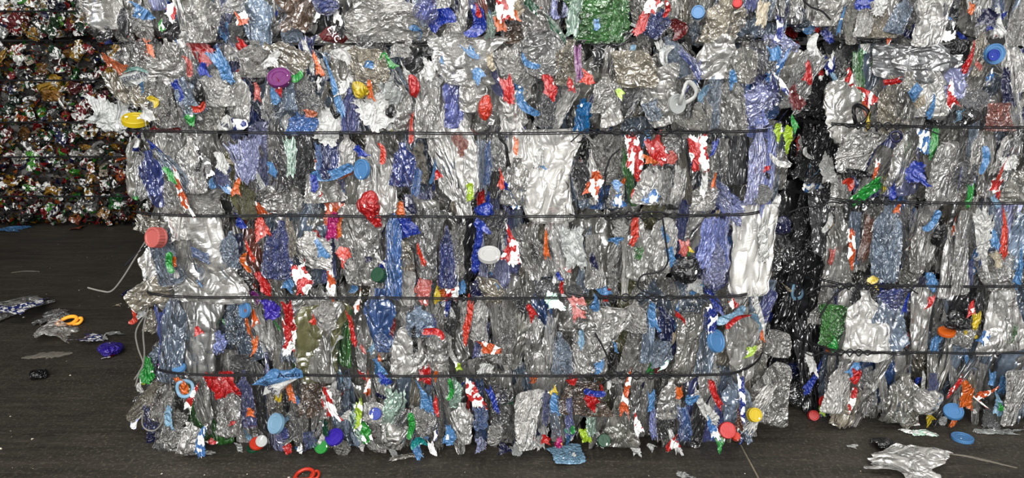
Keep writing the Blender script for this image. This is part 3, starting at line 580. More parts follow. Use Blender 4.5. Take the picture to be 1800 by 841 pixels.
heroes(LOW, """
f 230 100 82 66 20 c;s 204 106 26 38 -30 o2 -.03;s 263 85 10 26 -15 o;f 292 126 60 40 10 c2;b 297 92 36 42 -20 c;f 320 105 32 64 -20 c;r 331 116 8 34 -15 pk;s 357 123 18 18 0 B;s 351 86 24 38 -30 R
s 390 118 18 40 -25 b;f 402 86 36 44 -10 c2;s 427 86 22 28 -10 r;b 446 104 46 54 0 c;b 500 104 52 74 -60 cn;s 478 105 24 26 0 w;d 491 137 38 28 -15 p;s 486 152 16 20 0 r;r 520 135 10 26 80 G;f 545 100 24 66 -10 i3;s 541 95 8 44 -10 w;s 560 116 13 32 -5 o
s 612 95 44 36 30 w;q 655 85 52 40 0 w3;s 656 115 24 12 30 b;b 640 125 62 74 -30 cn;s 688 105 22 22 0 G;f 705 86 34 28 0 c2;k 758 93 38 26 0 k;s 754 121 22 26 0 w;s 779 112 10 28 0 b;q 830 108 92 74 0 c;s 828 98 34 18 60 b;s 842 126 26 16 70 b;s 862 108 24 8 80 n2
d 953 95 80 76 0 w3 -.03;r 930 110 9 36 -50 b;f 900 112 52 62 -20 c;b 1000 110 42 66 0 cn;s 1017 108 9 44 0 p;s 1036 135 18 16 0 o3;f 1075 86 56 56 0 K;r 1113 95 8 28 -10 b2;q 1110 122 62 54 0 cn;s 1165 84 14 26 -30 w;r 1170 96 12 34 20 w2;b 1186 100 32 66 -25 i;f 1216 110 18 64 -40 i3;q 1258 100 66 66 0 c;b 1305 110 42 62 0 nc
s 1290 132 32 10 80 b;k 1312 72 30 24 0 K;f 1375 78 50 36 40 v;s 1362 94 22 22 0 b;f 1340 102 32 62 -10 K2;r 1432 84 14 46 -15 w -.04;f 1412 145 44 104 20 w3 -.05;s 1422 132 20 28 20 R -.075;s 1393 168 20 34 -20 r2 -.06
f 205 155 32 62 -20 cn;s 193 203 62 36 10 w2 -.03;d 238 211 42 16 0 y -.02;s 262 198 22 18 0 w;f 248 172 44 42 30 cn;s 252 155 9 24 -10 b;r 270 178 9 20 -30 y;b 290 180 38 76 -5 c;q 290 218 34 24 0 r2;f 312 160 16 34 -20 B;b 335 168 32 56 -20 i;k 350 165 18 42 0 k;r 347 190 10 30 65 o3;s 334 201 14 26 0 G;s 347 203 11 11 0 w
b 383 155 54 54 0 c2;b 371 198 46 54 0 nc;b 420 172 42 74 0 c;f 412 225 44 24 70 i3;s 453 165 9 26 0 pk;f 470 180 22 66 5 c;s 484 167 14 20 0 b;b 507 160 28 56 0 i;f 535 165 42 64 -10 w3;s 545 199 15 11 0 o2;s 575 216 42 52 0 w;b 525 217 44 34 0 b3;k 590 190 20 34 0 k;s 572 136 14 13 0 N
s 590 152 13 74 -14 b;b 615 195 26 66 0 i2;s 607 157 26 28 0 w;k 632 159 30 28 0 y;s 650 160 10 26 0 o;s 668 188 58 52 30 w;s 662 209 32 12 60 bw;k 686 196 20 22 0 k;s 688 160 40 28 70 w2;s 690 222 16 14 0 ol;b 705 190 26 66 0 c;k 727 152 22 36 0 R;s 722 220 8 42 5 o3;q 757 185 46 96 0 c2;b 795 176 32 84 0 i2;b 832 165 42 54 0 c
k 853 190 24 42 5 o3;s 892 160 17 30 -15 r;r 905 155 10 26 80 b;r 925 185 12 50 -40 b;f 900 200 30 60 -10 c2;s 962 152 20 28 0 r;f 960 190 34 74 5 K2;s 1003 150 10 18 0 r;f 1026 205 26 56 20 C;b 1060 165 46 56 0 c;b 1070 182 36 66 -15 c2;f 1115 168 32 76 25 K2;s 1090 160 18 10 60 l;q 1165 170 56 86 -20 c
o 1208 165 22 42 25 w -.02;d 1190 183 25 30 0 w2 -.03;f 1216 175 14 56 8 k;f 1145 196 28 34 -30 i;b 1215 202 50 44 30 nc;f 1255 185 22 94 5 i;b 1285 182 44 96 -6 c;s 1343 147 16 10 60 N;f 1335 185 54 64 40 v;f 1330 218 58 40 60 v2;s 1385 240 34 14 70 l -.03;s 1397 213 12 28 -15 G -.03;s 1368 231 24 14 60 lw -.03;b 1236 205 22 60 0 c
s 282 265 17 38 -55 B;f 246 310 32 74 5 w3;s 239 345 12 9 0 G;b 272 315 30 86 -4 i3;b 302 298 26 76 -30 i;s 296 308 12 22 -20 G;s 319 340 17 62 -6 ow;b 336 290 42 84 0 c2;q 300 350 38 52 0 nc;q 365 350 66 46 0 c;s 385 285 24 24 0 w;f 388 312 27 44 0 i3;s 370 320 13 15 0 b;s 400 338 26 16 60 b;f 420 285 28 70 -8 v;f 440 280 26 74 6 v
s 475 297 20 16 0 b;b 435 355 26 52 -10 ol;s 362 285 22 32 0 kw;s 415 330 13 26 0 o;s 460 366 32 28 -20 ow;b 490 300 28 64 0 K2;b 495 345 62 54 0 c;f 510 275 18 64 0 gp;f 560 280 10 54 0 b3;b 582 275 34 66 -5 i3;r 585 305 14 70 78 b;b 607 270 26 56 0 c2;s 640 265 20 16 0 B;d 636 298 20 32 0 b;b 655 308 54 116 0 c2;r 672 270 8 34 -10 o3
b 704 290 34 66 5 i3;f 732 320 14 44 5 b3;s 772 305 13 15 0 r;b 798 288 78 158 170 c2;q 795 225 66 24 0 R3;f 812 258 24 46 -20 R3;k 650 362 40 50 0 R -.03;s 655 375 34 20 60 R -.03;s 663 372 15 14 0 rw -.03;s 705 370 16 22 10 o;s 585 400 14 34 5 m;s 590 372 36 38 10 ow;q 570 330 54 44 0 c;c 561 342 10 13 0 r;s 552 320 9 22 0 B;f 550 350 22 70 0 i
k 851 371 36 28 0 B;s 826 335 11 32 0 lw;f 845 290 14 86 0 i;f 858 290 14 80 4 b3;b 872 268 26 56 0 w3;s 883 315 9 22 0 o3;s 888 328 9 12 0 B;s 907 256 7 22 0 o;s 945 276 22 30 0 w;s 948 286 15 17 0 b;b 905 320 40 70 0 c;q 970 310 94 138 0 c2;s 905 350 22 22 0 bw;s 985 376 32 18 0 rw;b 1022 312 26 66 -15 K;s 1045 328 22 38 15 ow;b 1083 340 28 44 0 c
s 1085 321 20 12 60 b;s 1083 350 22 18 0 bw;s 1110 272 26 52 0 rw;s 1114 345 8 18 0 r;s 1138 247 10 22 0 b;s 1155 263 42 28 70 r;s 1145 282 24 13 0 o;s 1182 277 13 18 20 pk;f 1190 250 42 32 0 w3;b 1140 322 40 64 5 c2;s 1142 345 24 20 0 bw;f 1175 330 24 66 0 w3;f 1195 325 20 60 5 c2;s 1230 266 22 44 0 rw;s 1238 318 36 9 90 w;s 1255 318 9 24 0 o;s 1256 265 12 30 5 B;b 1238 345 40 44 0 c
f 1272 275 22 66 0 c;f 1280 358 64 40 40 v2;b 1330 290 38 118 0 v;f 1354 300 20 138 0 v2;d 1338 342 32 32 0 w3;r 1358 362 10 36 40 w;r 1370 285 8 40 -62 w -.03;q 1245 285 24 50 0 nc
f 257 396 42 34 20 cn -.02;c 274 418 24 38 0 pk -.02;c 276 418 20 32 0 r -.01;b 285 452 34 88 -10 i;f 312 400 26 50 0 c2;r 298 462 9 34 0 G;s 307 463 6 16 0 o;s 308 480 10 15 0 w;q 365 455 98 136 0 c;f 352 450 30 22 30 b3;b 408 440 26 60 5 i;s 395 482 10 20 0 b;f 421 490 42 34 0 K2;s 426 505 16 28 170 w;r 431 462 9 34 0 o;s 441 440 8 32 -8 o3;s 425 390 18 18 0 B;s 464 396 24 38 5 o3
b 490 440 42 88 5 i3;s 460 500 16 32 -10 r;s 450 519 24 12 70 p;s 508 502 17 22 20 b;f 512 420 14 66 0 cn;b 552 440 62 56 0 c2;s 567 440 18 28 0 b;f 563 460 26 22 0 w3;s 582 405 15 34 -5 m;s 595 395 10 32 15 o;s 603 448 22 18 60 o3;s 578 490 18 44 0 ow;s 530 487 20 38 -8 rw;q 640 432 64 128 0 c;c 666 484 22 28 20 G3;s 647 456 10 9 0 N
b 690 440 30 150 0 b3;f 711 400 27 40 -15 B;s 668 453 11 15 0 w;q 711 450 26 44 0 cn;b 714 500 32 66 0 c2;q 757 430 38 104 3 w3;s 745 500 24 48 0 pk;s 742 446 9 32 -10 o3;b 785 452 26 96 4 i3;s 796 495 18 46 8 rw;s 767 516 13 28 0 y;s 779 518 8 16 0 o;s 811 505 12 22 0 b;f 805 440 22 90 0 nc
f 838 440 13 88 5 B;s 833 506 18 30 0 N;s 845 398 20 18 0 B;d 860 448 36 22 0 w -.015;s 904 432 24 42 0 rw;q 860 510 42 38 0 cn;r 878 507 7 22 -20 b;f 935 445 42 108 -15 c;s 960 432 9 44 -10 o;f 985 440 34 110 -12 c2;s 1010 432 28 52 0 w2;s 1002 470 10 12 20 pk;s 986 485 10 13 0 B;r 988 503 6 28 0 r;r 976 520 9 10 30 te;d 957 508 32 32 0 K2;d 1010 513 26 22 0 K2
s 1043 460 10 20 0 N;f 1090 402 26 28 0 c2;s 1083 422 18 15 30 b;s 1116 402 10 38 5 o3;s 1060 516 28 20 60 b;s 1067 518 8 18 10 r;f 1078 495 17 46 -5 w3;b 1120 442 36 90 4 c;f 1122 445 15 22 0 g2;b 1168 425 40 90 10 c2;s 1180 450 9 26 -10 b;s 1166 410 9 24 -20 b;s 1202 437 13 18 0 pk;s 1215 440 8 8 0 y;k 1205 475 46 48 20 k;k 1198 470 30 26 0 K;s 1215 505 20 20 0 w
f 1242 430 30 96 10 v2;f 1270 430 26 94 -8 v2;b 1258 460 28 70 0 v;q 1320 440 64 140 0 c2;s 1345 420 30 70 -8 w;k 1372 398 36 36 0 N;q 1045 460 30 80 0 c;s 1232 506 30 22 50 w2;r 1226 510 7 26 50 b
q 268 520 42 76 62 cn -.03;r 235 558 9 30 25 o3 -.03;s 250 548 14 24 0 w2 -.02;f 266 566 24 42 15 cn;b 300 590 40 150 3 i;f 285 600 20 120 5 i3;q 355 592 68 138 0 w3;s 351 580 15 15 0 r;f 386 604 20 40 15 v2;b 414 562 32 76 -6 i;q 426 641 32 32 0 K2;d 430 545 13 26 -10 b;s 435 570 8 40 0 o;s 449 556 14 28 0 ow;s 450 612 14 32 0 o;s 475 543 20 30 0 P;s 452 578 20 8 60 w
s 508 592 18 60 6 rw;s 506 555 12 32 0 R;q 566 604 68 124 0 ol;q 562 600 68 124 0 c;b 574 556 34 44 0 c2;s 553 563 9 11 20 o3;s 620 580 8 44 -6 r;s 615 568 10 20 0 o3;b 635 618 17 66 0 w3;s 635 656 9 18 0 R;s 637 614 8 12 0 pk;b 672 560 44 94 2 b3;b 670 600 24 34 0 b3;s 691 580 7 26 15 r2;q 722 618 50 80 0 c2;s 676 655 17 34 -10 b;s 666 629 6 14 0 o;b 738 565 40 48 0 i
r 763 586 10 36 -72 r;f 754 574 34 18 -60 i3;f 728 600 9 46 -5 k;b 770 610 36 80 0 c;s 765 653 7 22 10 o;s 745 660 22 10 70 R;s 806 645 9 16 -20 lw;s 823 563 10 60 8 o3;b 842 560 26 70 0 c2;s 935 546 36 12 80 r;f 916 538 36 18 60 K;s 855 650 26 16 0 w;s 860 612 26 18 0 ow;b 885 580 28 110 0 c;f 912 600 26 100 8 nc;b 940 600 34 100 -4 c;f 968 600 22 100 4 c2
b 985 622 28 66 0 i;s 1015 543 34 22 70 pk;s 1051 535 18 20 20 b;q 1052 602 64 116 6 c2;s 1020 596 10 22 10 b2;s 1056 650 22 24 -10 b;s 1080 612 8 14 0 b;k 1074 628 16 52 0 k;s 972 530 24 24 0 gp;q 1018 560 36 44 0 c
b 1115 556 38 50 0 c2;q 1116 622 44 92 0 c;s 1147 558 13 38 -6 b;b 1137 590 18 86 0 i;b 1160 620 40 40 -20 i;s 1147 645 10 20 15 G;s 1155 650 9 12 0 r2;s 1169 645 18 17 0 gp;s 1200 559 12 26 -60 r;q 1210 612 54 112 0 nc;f 1250 563 18 44 0 i3;s 1252 560 14 40 0 Bw;d 1259 600 18 36 0 b;r 1285 557 14 52 52 b2;r 1296 563 8 44 56 r;s 1290 535 16 10 40 rw;b 1308 606 52 126 -6 c
s 1322 622 21 21 0 l -.02;s 1340 560 16 84 -28 w -.02;q 1366 605 38 42 10 c -.02;s 1340 590 6 18 0 o;b 1240 610 24 90 0 i
s 258 652 24 34 35 G -.03;s 243 679 18 15 0 w -.03;s 250 670 8 12 0 lw -.03;k 287 646 22 16 0 p;d 315 648 22 15 -20 b;b 258 702 20 104 42 cn -.03;r 238 740 9 38 30 v -.02;s 318 679 17 24 5 o;o 325 684 28 30 20 b2;s 336 700 11 52 24 rw;s 393 675 34 34 0 R;b 400 720 36 84 0 c;b 430 702 30 90 0 i2;s 441 727 11 13 0 o;s 410 746 13 9 0 R;s 352 768 22 46 15 bw;s 350 796 44 13 80 w;s 372 780 18 13 50 rw
d 452 780 24 18 0 o3;d 446 788 22 12 0 G3;d 460 776 18 18 0 w2;k 496 765 26 26 0 i3;s 503 786 16 13 40 r;s 510 690 10 28 0 o;k 503 706 14 42 0 k;d 485 745 17 32 0 b2
f 545 702 40 56 0 n;b 580 706 28 50 -8 c2;s 578 712 22 44 -6 rw;s 608 731 15 17 0 w;f 563 745 8 50 18 w3;f 570 752 11 34 -10 G3;d 565 785 19 23 0 G;d 588 769 30 25 -25 P;f 545 775 18 34 0 i3;s 530 792 17 11 60 bw;q 600 786 34 24 70 nc;b 633 745 25 66 -6 gp;s 634 735 20 50 -8 lw;s 640 760 16 38 -15 gw;b 655 722 36 40 10 c2;d 660 728 17 19 20 B;f 690 716 32 66 12 gp;k 693 765 52 50 0 c;s 678 668 18 18 0 B;b 660 768 36 52 0 c
f 710 737 22 32 20 K2;r 722 750 9 46 4 G;k 745 742 44 52 0 c;r 736 779 12 26 85 te;s 734 791 30 11 80 b;s 747 697 13 36 -10 b;s 757 712 7 24 0 b;s 766 715 8 26 8 r;b 798 690 20 50 0 gp;r 792 686 7 40 8 G;s 752 660 24 11 80 R;s 833 696 20 44 -10 rw;s 790 766 15 28 20 b;b 815 745 32 66 0 c2;f 845 735 20 44 -8 b3;s 867 705 8 32 -20 B;k 882 695 40 32 0 K;f 876 735 30 44 0 K2
k 870 765 28 42 0 c;s 890 786 22 20 0 N;f 846 782 20 26 0 v;s 895 706 16 13 0 G3;q 930 740 38 94 0 c2;s 937 668 12 10 0 o2;f 960 718 11 62 0 i3;s 977 690 13 12 30 y;f 975 735 17 76 0 i;s 974 712 11 30 0 b;f 1000 735 15 66 -8 i2;r 1003 757 9 16 60 G;s 960 775 13 15 0 r;s 986 776 12 20 20 m;s 980 767 20 8 80 o;s 1006 667 14 15 0 r;q 1030 702 64 52 0 n;r 1045 692 9 34 -80 B;s 1040 701 34 16 60 R
s 1100 695 13 70 0 ow;s 1030 765 13 18 0 l;f 1045 742 26 54 10 gp;c 1061 775 24 24 0 G3;q 1090 742 42 88 0 nc;s 1118 745 14 34 -15 rw;f 1120 715 24 70 0 w3;f 1150 745 16 58 0 v2;s 1145 705 12 34 0 b;b 1176 702 34 64 0 c;s 1194 690 8 16 0 o;s 1210 705 22 15 -60 b;s 1232 712 18 60 -32 w;f 1202 745 20 62 -10 b3;s 1180 780 26 22 0 rw;s 1260 700 9 46 -28 r;b 1290 705 44 76 -12 i;s 1304 702 8 56 -8 Bw;c 1326 730 24 26 0 y -.03
c 1278 757 30 30 0 r -.02;c 1294 768 16 14 0 o3 -.02;s 1301 742 12 32 0 bn;s 1265 776 22 12 70 G;s 1252 750 13 42 -10 bw;k 1225 776 18 17 0 k;q 1352 690 58 104 15 c -.01;f 1336 720 34 110 20 c2 -.02
k 268 735 40 60 0 i3;f 285 765 30 60 15 K2;f 305 752 36 74 18 c;b 290 705 32 74 15 c;f 272 692 26 64 35 cn;f 302 778 26 50 22 c2;f 250 720 22 50 30 K;s 262 748 14 26 20 B;s 276 705 10 34 20 bn;b 330 770 34 56 8 c2
f 255 690 20 60 40 K2;b 278 640 30 60 10 i;s 296 735 12 34 10 b2;f 268 765 16 40 10 N
s 690 794 40 10 70 w2;s 640 792 18 10 70 w;s 905 792 20 10 60 w2;s 1115 790 20 12 70 w;s 1145 784 16 10 60 w2;s 760 790 24 8 70 i;s 420 788 18 9 80 w2
""")  # one tall narrow black lump stands in for the shade of a gap
heroes(RIGHT, """
f 1445 180 62 66 15 K -.02;q 1500 185 84 92 -20 c;b 1612 105 60 128 94 K2;s 1495 140 26 18 30 rw;s 1530 165 20 28 -30 rw;f 1470 112 54 34 60 w3;s 1462 116 34 20 60 Bw;s 1569 143 9 30 85 R;b 1570 185 42 86 -6 cn;q 1632 166 44 66 0 c2;s 1641 190 15 28 15 b;s 1707 105 13 38 15 R;s 1720 115 20 9 40 pk;b 1718 95 34 66 10 cn
s 1672 168 15 42 -28 rw;f 1682 146 44 52 0 v;d 1748 95 28 32 0 b -.01;d 1747 97 16 18 0 B -.02;b 1778 112 42 88 -10 c2;s 1770 155 12 50 -12 N;q 1758 206 44 42 0 R3;s 1690 206 20 22 0 b2;d 1715 176 38 24 -20 K2;o 1511 202 24 38 -15 k -.02;s 1525 214 10 24 0 y -.02;s 1485 240 20 16 0 y;q 1490 86 54 26 0 K2;s 1520 82 18 22 0 gp;b 1590 175 34 80 -4 nc;k 1680 85 70 30 0 k
f 1400 270 54 110 0 K;s 1415 252 20 40 10 rw;s 1420 278 26 15 60 w;q 1510 268 66 62 0 c2;s 1510 306 32 20 40 k;r 1493 322 12 24 -50 o3;s 1455 300 24 44 0 w;b 1472 335 36 48 0 c2;s 1528 336 18 42 55 G;f 1555 325 11 36 -5 ol;s 1556 322 6 26 -5 y;b 1580 282 44 78 5 c;s 1610 306 26 30 0 B;s 1625 246 22 34 -15 bw;q 1665 305 64 94 0 c2;f 1690 312 8 40 0 i3;r 1731 282 9 44 0 b
s 1760 300 9 34 8 o3;s 1752 326 26 24 30 rw;s 1772 286 24 22 0 w;b 1695 300 28 40 0 K2;s 1704 345 10 26 0 G;s 1430 336 34 22 30 bw;s 1425 310 13 42 8 b2;s 1578 366 9 18 0 o;s 1568 330 10 28 0 B;o 1575 240 20 20 0 N;b 1716 270 24 66 0 c;k 1640 350 16 30 0 K;q 1785 330 34 50 0 nc
f 1420 420 64 110 -10 K2;s 1385 420 13 54 0 N;r 1390 442 12 108 -24 i;o 1400 512 16 34 0 b2;s 1390 528 14 24 30 b;b 1470 440 46 118 -4 c;s 1462 452 11 20 0 pk;s 1495 435 13 46 0 ow;f 1525 420 18 76 8 bn;b 1560 425 44 126 0 i;s 1534 496 14 14 20 y -.02;b 1600 490 46 34 60 nc;f 1640 430 16 60 10 c2;b 1665 462 32 106 0 c2;q 1692 445 28 126 0 c;s 1722 425 26 84 175 w -.01;r 1640 390 10 38 35 b
s 1768 412 14 54 0 o3;s 1748 412 13 34 -15 b;q 1756 476 64 56 0 c;s 1634 495 17 22 0 b;f 1707 480 9 44 0 i3;s 1795 470 9 50 0 b;k 1650 415 24 40 0 k;b 1615 440 24 70 0 c
q 1460 572 38 66 4 g2;s 1470 610 18 17 30 G;s 1455 610 8 16 -25 o;b 1520 572 66 108 0 c2;b 1562 570 50 88 -22 i;f 1575 530 42 44 0 i3;s 1592 535 9 34 -5 B;q 1622 562 34 100 0 c;s 1637 535 13 24 0 r;d 1664 584 26 14 0 o;k 1685 570 44 26 0 k;s 1711 540 11 26 5 r;s 1715 565 14 20 0 y;s 1708 588 15 11 0 y;s 1730 595 22 15 -40 bw;b 1700 586 24 46 15 c;q 1760 560 52 108 -8 c2;f 1784 590 16 34 10 g2;s 1643 610 14 24 0 b;k 1390 640 66 54 0 i3 .02
s 1424 640 30 12 75 w -.03;s 1432 667 10 42 25 B;k 1402 690 64 56 0 K .02;s 1500 650 22 13 -40 b;s 1505 662 14 20 0 r;b 1470 682 32 80 5 c2;f 1530 690 30 100 0 c;c 1430 731 20 20 0 r;c 1452 708 16 24 0 r;s 1444 720 8 18 0 l;f 1490 722 34 80 6 cn;s 1497 702 10 32 10 rw;b 1580 700 44 80 0 nc;k 1630 706 46 50 0 c2;s 1636 735 32 14 70 y;d 1676 724 30 24 0 b;s 1700 700 19 46 -10 o;s 1735 695 14 26 70 ow;s 1680 680 8 32 25 r
f 1642 672 13 34 0 i3;s 1762 716 11 11 0 G;s 1750 757 62 14 80 w2 -.03;s 1612 746 11 15 0 rw;b 1600 735 40 34 60 cn;q 1780 700 32 90 0 c2;f 1745 735 24 44 0 K2;s 1660 752 20 14 60 w2;s 1585 756 24 12 70 w2
""")  # flat black lump beside the orange lid models a gap's shade
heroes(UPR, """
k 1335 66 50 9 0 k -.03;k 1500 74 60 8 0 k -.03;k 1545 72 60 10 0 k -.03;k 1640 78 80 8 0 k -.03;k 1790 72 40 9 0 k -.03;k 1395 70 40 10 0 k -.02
f 1345 26 20 48 0 w3;f 1370 20 24 48 0 w3;b 1408 32 36 40 -20 i;d 1392 30 24 32 0 b -.02;s 1392 57 26 18 30 r;r 1428 48 11 32 55 b;s 1437 52 8 7 0 r;s 1350 46 22 13 60 B;s 1478 38 8 42 0 b;b 1498 40 24 64 0 nc;s 1518 8 20 18 0 B;b 1515 38 24 44 0 c2;q 1542 40 44 44 0 cn;s 1566 54 26 14 80 ow;s 1545 10 20 22 0 w;b 1581 26 26 54 10 i;r 1595 56 10 40 -60 N
q 1635 36 54 76 0 c2;s 1663 50 24 32 0 kw;s 1708 15 9 14 0 o;s 1738 34 26 24 0 N;s 1762 36 18 42 0 w;s 1752 58 9 9 0 r;b 1792 40 22 66 0 c2;s 1692 66 20 12 60 B;b 1455 20 40 44 0 c;s 1425 62 14 20 -20 w2;f 1600 20 30 44 -15 K;s 1455 60 22 14 50 B
""")  # the thin black lumps put the seam's shade in as shapes

for B_, zm, sc in ((LOW, None, 150), (RIGHT, None, 150), (UP, 1.5, 50), (UPR, 1.5, 50)):
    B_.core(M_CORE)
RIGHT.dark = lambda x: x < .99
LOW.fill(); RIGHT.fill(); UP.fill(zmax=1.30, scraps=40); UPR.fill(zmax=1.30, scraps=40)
LOW.sides(24, right=False); UP.sides(10, right=False); RIGHT.sides(14, left=False); UPR.sides(8, left=False)
def coarse_top(B_):
    g = B_.rng
    for i in range(46):
        x = g.uniform(B_.x0 + .05, B_.x1 - .05); z = g.uniform(B_.z0 + .42, B_.z1 - .12)
        w = g.uniform(.15, .24); B_.part(g.choice('bqf'), Vector((x, B_.S(x, z) + .03, z)), w, .3, w * .3, B_.rot(g.gauss(0, 15), g.gauss(0, 20)), CL[g.choice(['c', 'nc', 'i', 'c2', 'K2'])])
coarse_top(UP); coarse_top(UPR)
LOW.wire_loops(knots=[(.22, .50, .006)]); RIGHT.wire_loops(knots=[(.93, 1.12, .006)]); UP.wire_loops(); UPR.wire_loops()

# ------------------------------------------------------------------ crushed can bales at the back of the hall
def proto_can(name, seed, n=12, m=7):
    rng = np.random.default_rng(seed); V = []
    th = np.linspace(0, 2 * np.pi, n, endpoint=False)
    for j in range(m):
        z = j / (m - 1) - .5; r = .5 * (.86 if j in (0, m - 1) else 1)
        for a in th:
            c = rng.uniform(-.09, .09) if 0 < j < m - 1 else rng.uniform(-.03, .03)
            V.append((r * math.cos(a) * (1 + c), r * math.sin(a) * (.45 + .2 * math.sin(3 * z + seed)) + c * 1.1 + .12 * math.sin(5 * z + seed), z + rng.uniform(-.04, .04)))
    F = grid_faces(n, m, True) + [tuple(range(n))[::-1], tuple(range((m - 1) * n, m * n))]
    return mesh_from(name, V, F, False)
CANS = [proto_can('crushed_can', 700 + i) for i in range(10)]
CANCOL = [((215, 215, 210), 6), ((120, 122, 120), 8), ((24, 24, 22), 14), ((190, 20, 24), 6), ((120, 12, 18), 5), ((30, 130, 40), 5), ((90, 200, 60), 3), ((10, 70, 45), 4), ((215, 160, 30), 8), ((150, 100, 30), 7), ((20, 30, 95), 4), ((235, 110, 40), 2), ((230, 215, 190), 3)]
def can_bale(name, label, z0, seed, xs, zmax, special):
    B = Bale(name, label, -4.2, -2.36, 4.90, z0, [.219, .476, .696, .957] if z0 == 0 else [.17, .44, .70, .96], seed, deep=1.2, group='bales of crushed cans', bulge=.02)
    B.core(M_CANCORE, 'packed_can_mass', .05, .05, .02)
    g = B.rng; n = 0
    cols = [lin(c) for c, w in CANCOL]; wts = [w for c, w in CANCOL]
    def put(x, z, w, h, col, off, name='crushed_can'):
        o = link(name, g.choice(CANS), M_CAN, B.root, Vector((x, B.S(x, z) + off, z)) - B.base,
                 B.rot(g.uniform(0, 180), g.gauss(0, 35), g.gauss(0, 25)), (w, w * .8, h), (*[c * .26 for c in col], g.uniform(.35, 1)))
        return o
    for (px, py, w, h, c) in special:
        P, s = on_plane(px, py, B.Y0)
        for q in range(3):
            o = put(P.x + g.uniform(-.35, .35) * w * s, P.z + g.uniform(-.35, .35) * h * s, w * s * .8, h * s * .8, lin(c), -.02); n += 1
    x0, x1 = xs
    tot = 298 - n
    NX = 19; NZ = max(4, int(tot / NX))
    for i in range(NX):
        for j in range(NZ):
            x = x0 + (x1 - x0) * (i + g.random()) / NX; z = B.z0 + .045 + (zmax - .03) * (j + g.random()) / NZ
            put(x, z, g.uniform(.045, .08), g.uniform(.05, .10), g.choices(cols, wts)[0], g.uniform(-.005, .02))
    # the rest of the face and the flattened rims between the cans: one packed mass
    V = []; F = []; CC = []
    rng = np.random.default_rng(seed)
    def shard(x, z, y, s):
        o = len(V); a = g.uniform(0, 6.28)
        for k in range(4):
            aa = a + k * 1.57 + g.uniform(-.4, .4); r = s * g.uniform(.35, 1.0) * (1 if k % 2 else .5)
            V.append((x + r * math.cos(aa) - B.base.x, y + g.uniform(-.02, .02) - B.base.y, z + r * math.sin(aa) - B.base.z))
        F.append((o, o + 1, o + 2)); F.append((o, o + 2, o + 3)); c = g.choices(cols, wts)[0]; CC.extend([c] * 2)
    for i in range(6500):
        x = g.uniform(B.x0 + .01, B.x1 - .01); z = g.uniform(B.z0 + .01, min(B.z1, B.z0 + (1.2 if z0 == 0 else 1.0)) - .01)
        shard(x, z, B.S(x, z) + g.uniform(-.03, .035), g.uniform(.008, .03))
    for i in range(900):
        z = g.uniform(B.z0 + .02, B.z1 - .02); x = B.x1 + g.uniform(-.01, .012); y = g.uniform(B.Y0 + .05, B.Y0 + B.deep - .02); shard(x, z, y, g.uniform(.01, .04))
    me = mesh_from('can_shreds', V, F, False)
    at = me.attributes.new('tint', 'FLOAT_COLOR', 'FACE')
    at.data.foreach_set('color', np.array([(*c, 1) for c in CC], dtype=np.float32).ravel())
    o = link('can_shreds', me, M_SHRED, B.root); o['kind'] = 'stuff'
    for wi in range(4):
        pass
    B.wire_loops(rad=.004, pair=True, sag=0.0)
    return B
nt = NT('shredded_can_metal'); at = nt.n('ShaderNodeAttribute', attribute_name='tint')
p = nt.n('ShaderNodeBsdfPrincipled', i_Roughness=.35, i_Metallic=.5); nt.l(nt.mixc(1.0, at.outputs['Color'], (.20, .20, .20), 'MULTIPLY'), p.inputs['Base Color']); nt.l(p.outputs[0], nt.out.inputs[0]); M_SHRED = nt.m
can_bale('can_bale', 'dark bale of crushed coloured drink cans on the floor at the back left', 0, 21, (-3.40, -2.38), 1.15,
    [(92, 148, 40, 26, (225, 175, 40)), (105, 175, 24, 40, (200, 140, 50)), (150, 195, 30, 30, (180, 20, 25)), (140, 150, 24, 24, (110, 10, 18)), (35, 92, 26, 18, (210, 60, 30)), (40, 98, 22, 14, (140, 190, 50)), (105, 92, 18, 24, (20, 90, 60)), (140, 92, 24, 22, (215, 165, 40)), (10, 92, 14, 24, (225, 170, 50)), (38, 208, 18, 10, (235, 110, 50)), (25, 272, 24, 10, (130, 15, 20)), (40, 270, 20, 14, (225, 225, 210)), (62, 270, 18, 12, (110, 220, 60)), (60, 290, 12, 20, (110, 220, 60)), (105, 330, 28, 12, (230, 170, 30)), (55, 330, 20, 10, (120, 210, 80)), (215, 355, 16, 22, (20, 140, 50)), (135, 385, 20, 10, (225, 120, 70)), (135, 270, 24, 12, (230, 228, 220)), (172, 270, 28, 12, (215, 210, 200)), (115, 245, 14, 24, (20, 30, 110)), (130, 240, 14, 14, (150, 30, 30)), (20, 235, 14, 26, (150, 40, 45)), (190, 375, 14, 24, (210, 150, 50)), (95, 362, 18, 12, (100, 210, 70))])
can_bale('can_bale', 'dark bale of crushed drink cans lying on top of the other can bale', 1.2, 22, (-3.40, -2.60), .36,
    [(60, 60, 26, 20, (215, 160, 40)), (35, 40, 26, 34, (150, 15, 22)), (25, 33, 14, 10, (235, 235, 230)), (50, 25, 20, 20, (130, 40, 20)), (100, 45, 24, 34, (30, 80, 40)), (85, 8, 14, 12, (225, 205, 150)), (105, 12, 24, 18, (20, 25, 60)), (10, 50, 20, 30, (200, 205, 200)), (128, 45, 10, 20, (130, 15, 35)), (118, 38, 14, 12, (120, 190, 60))])

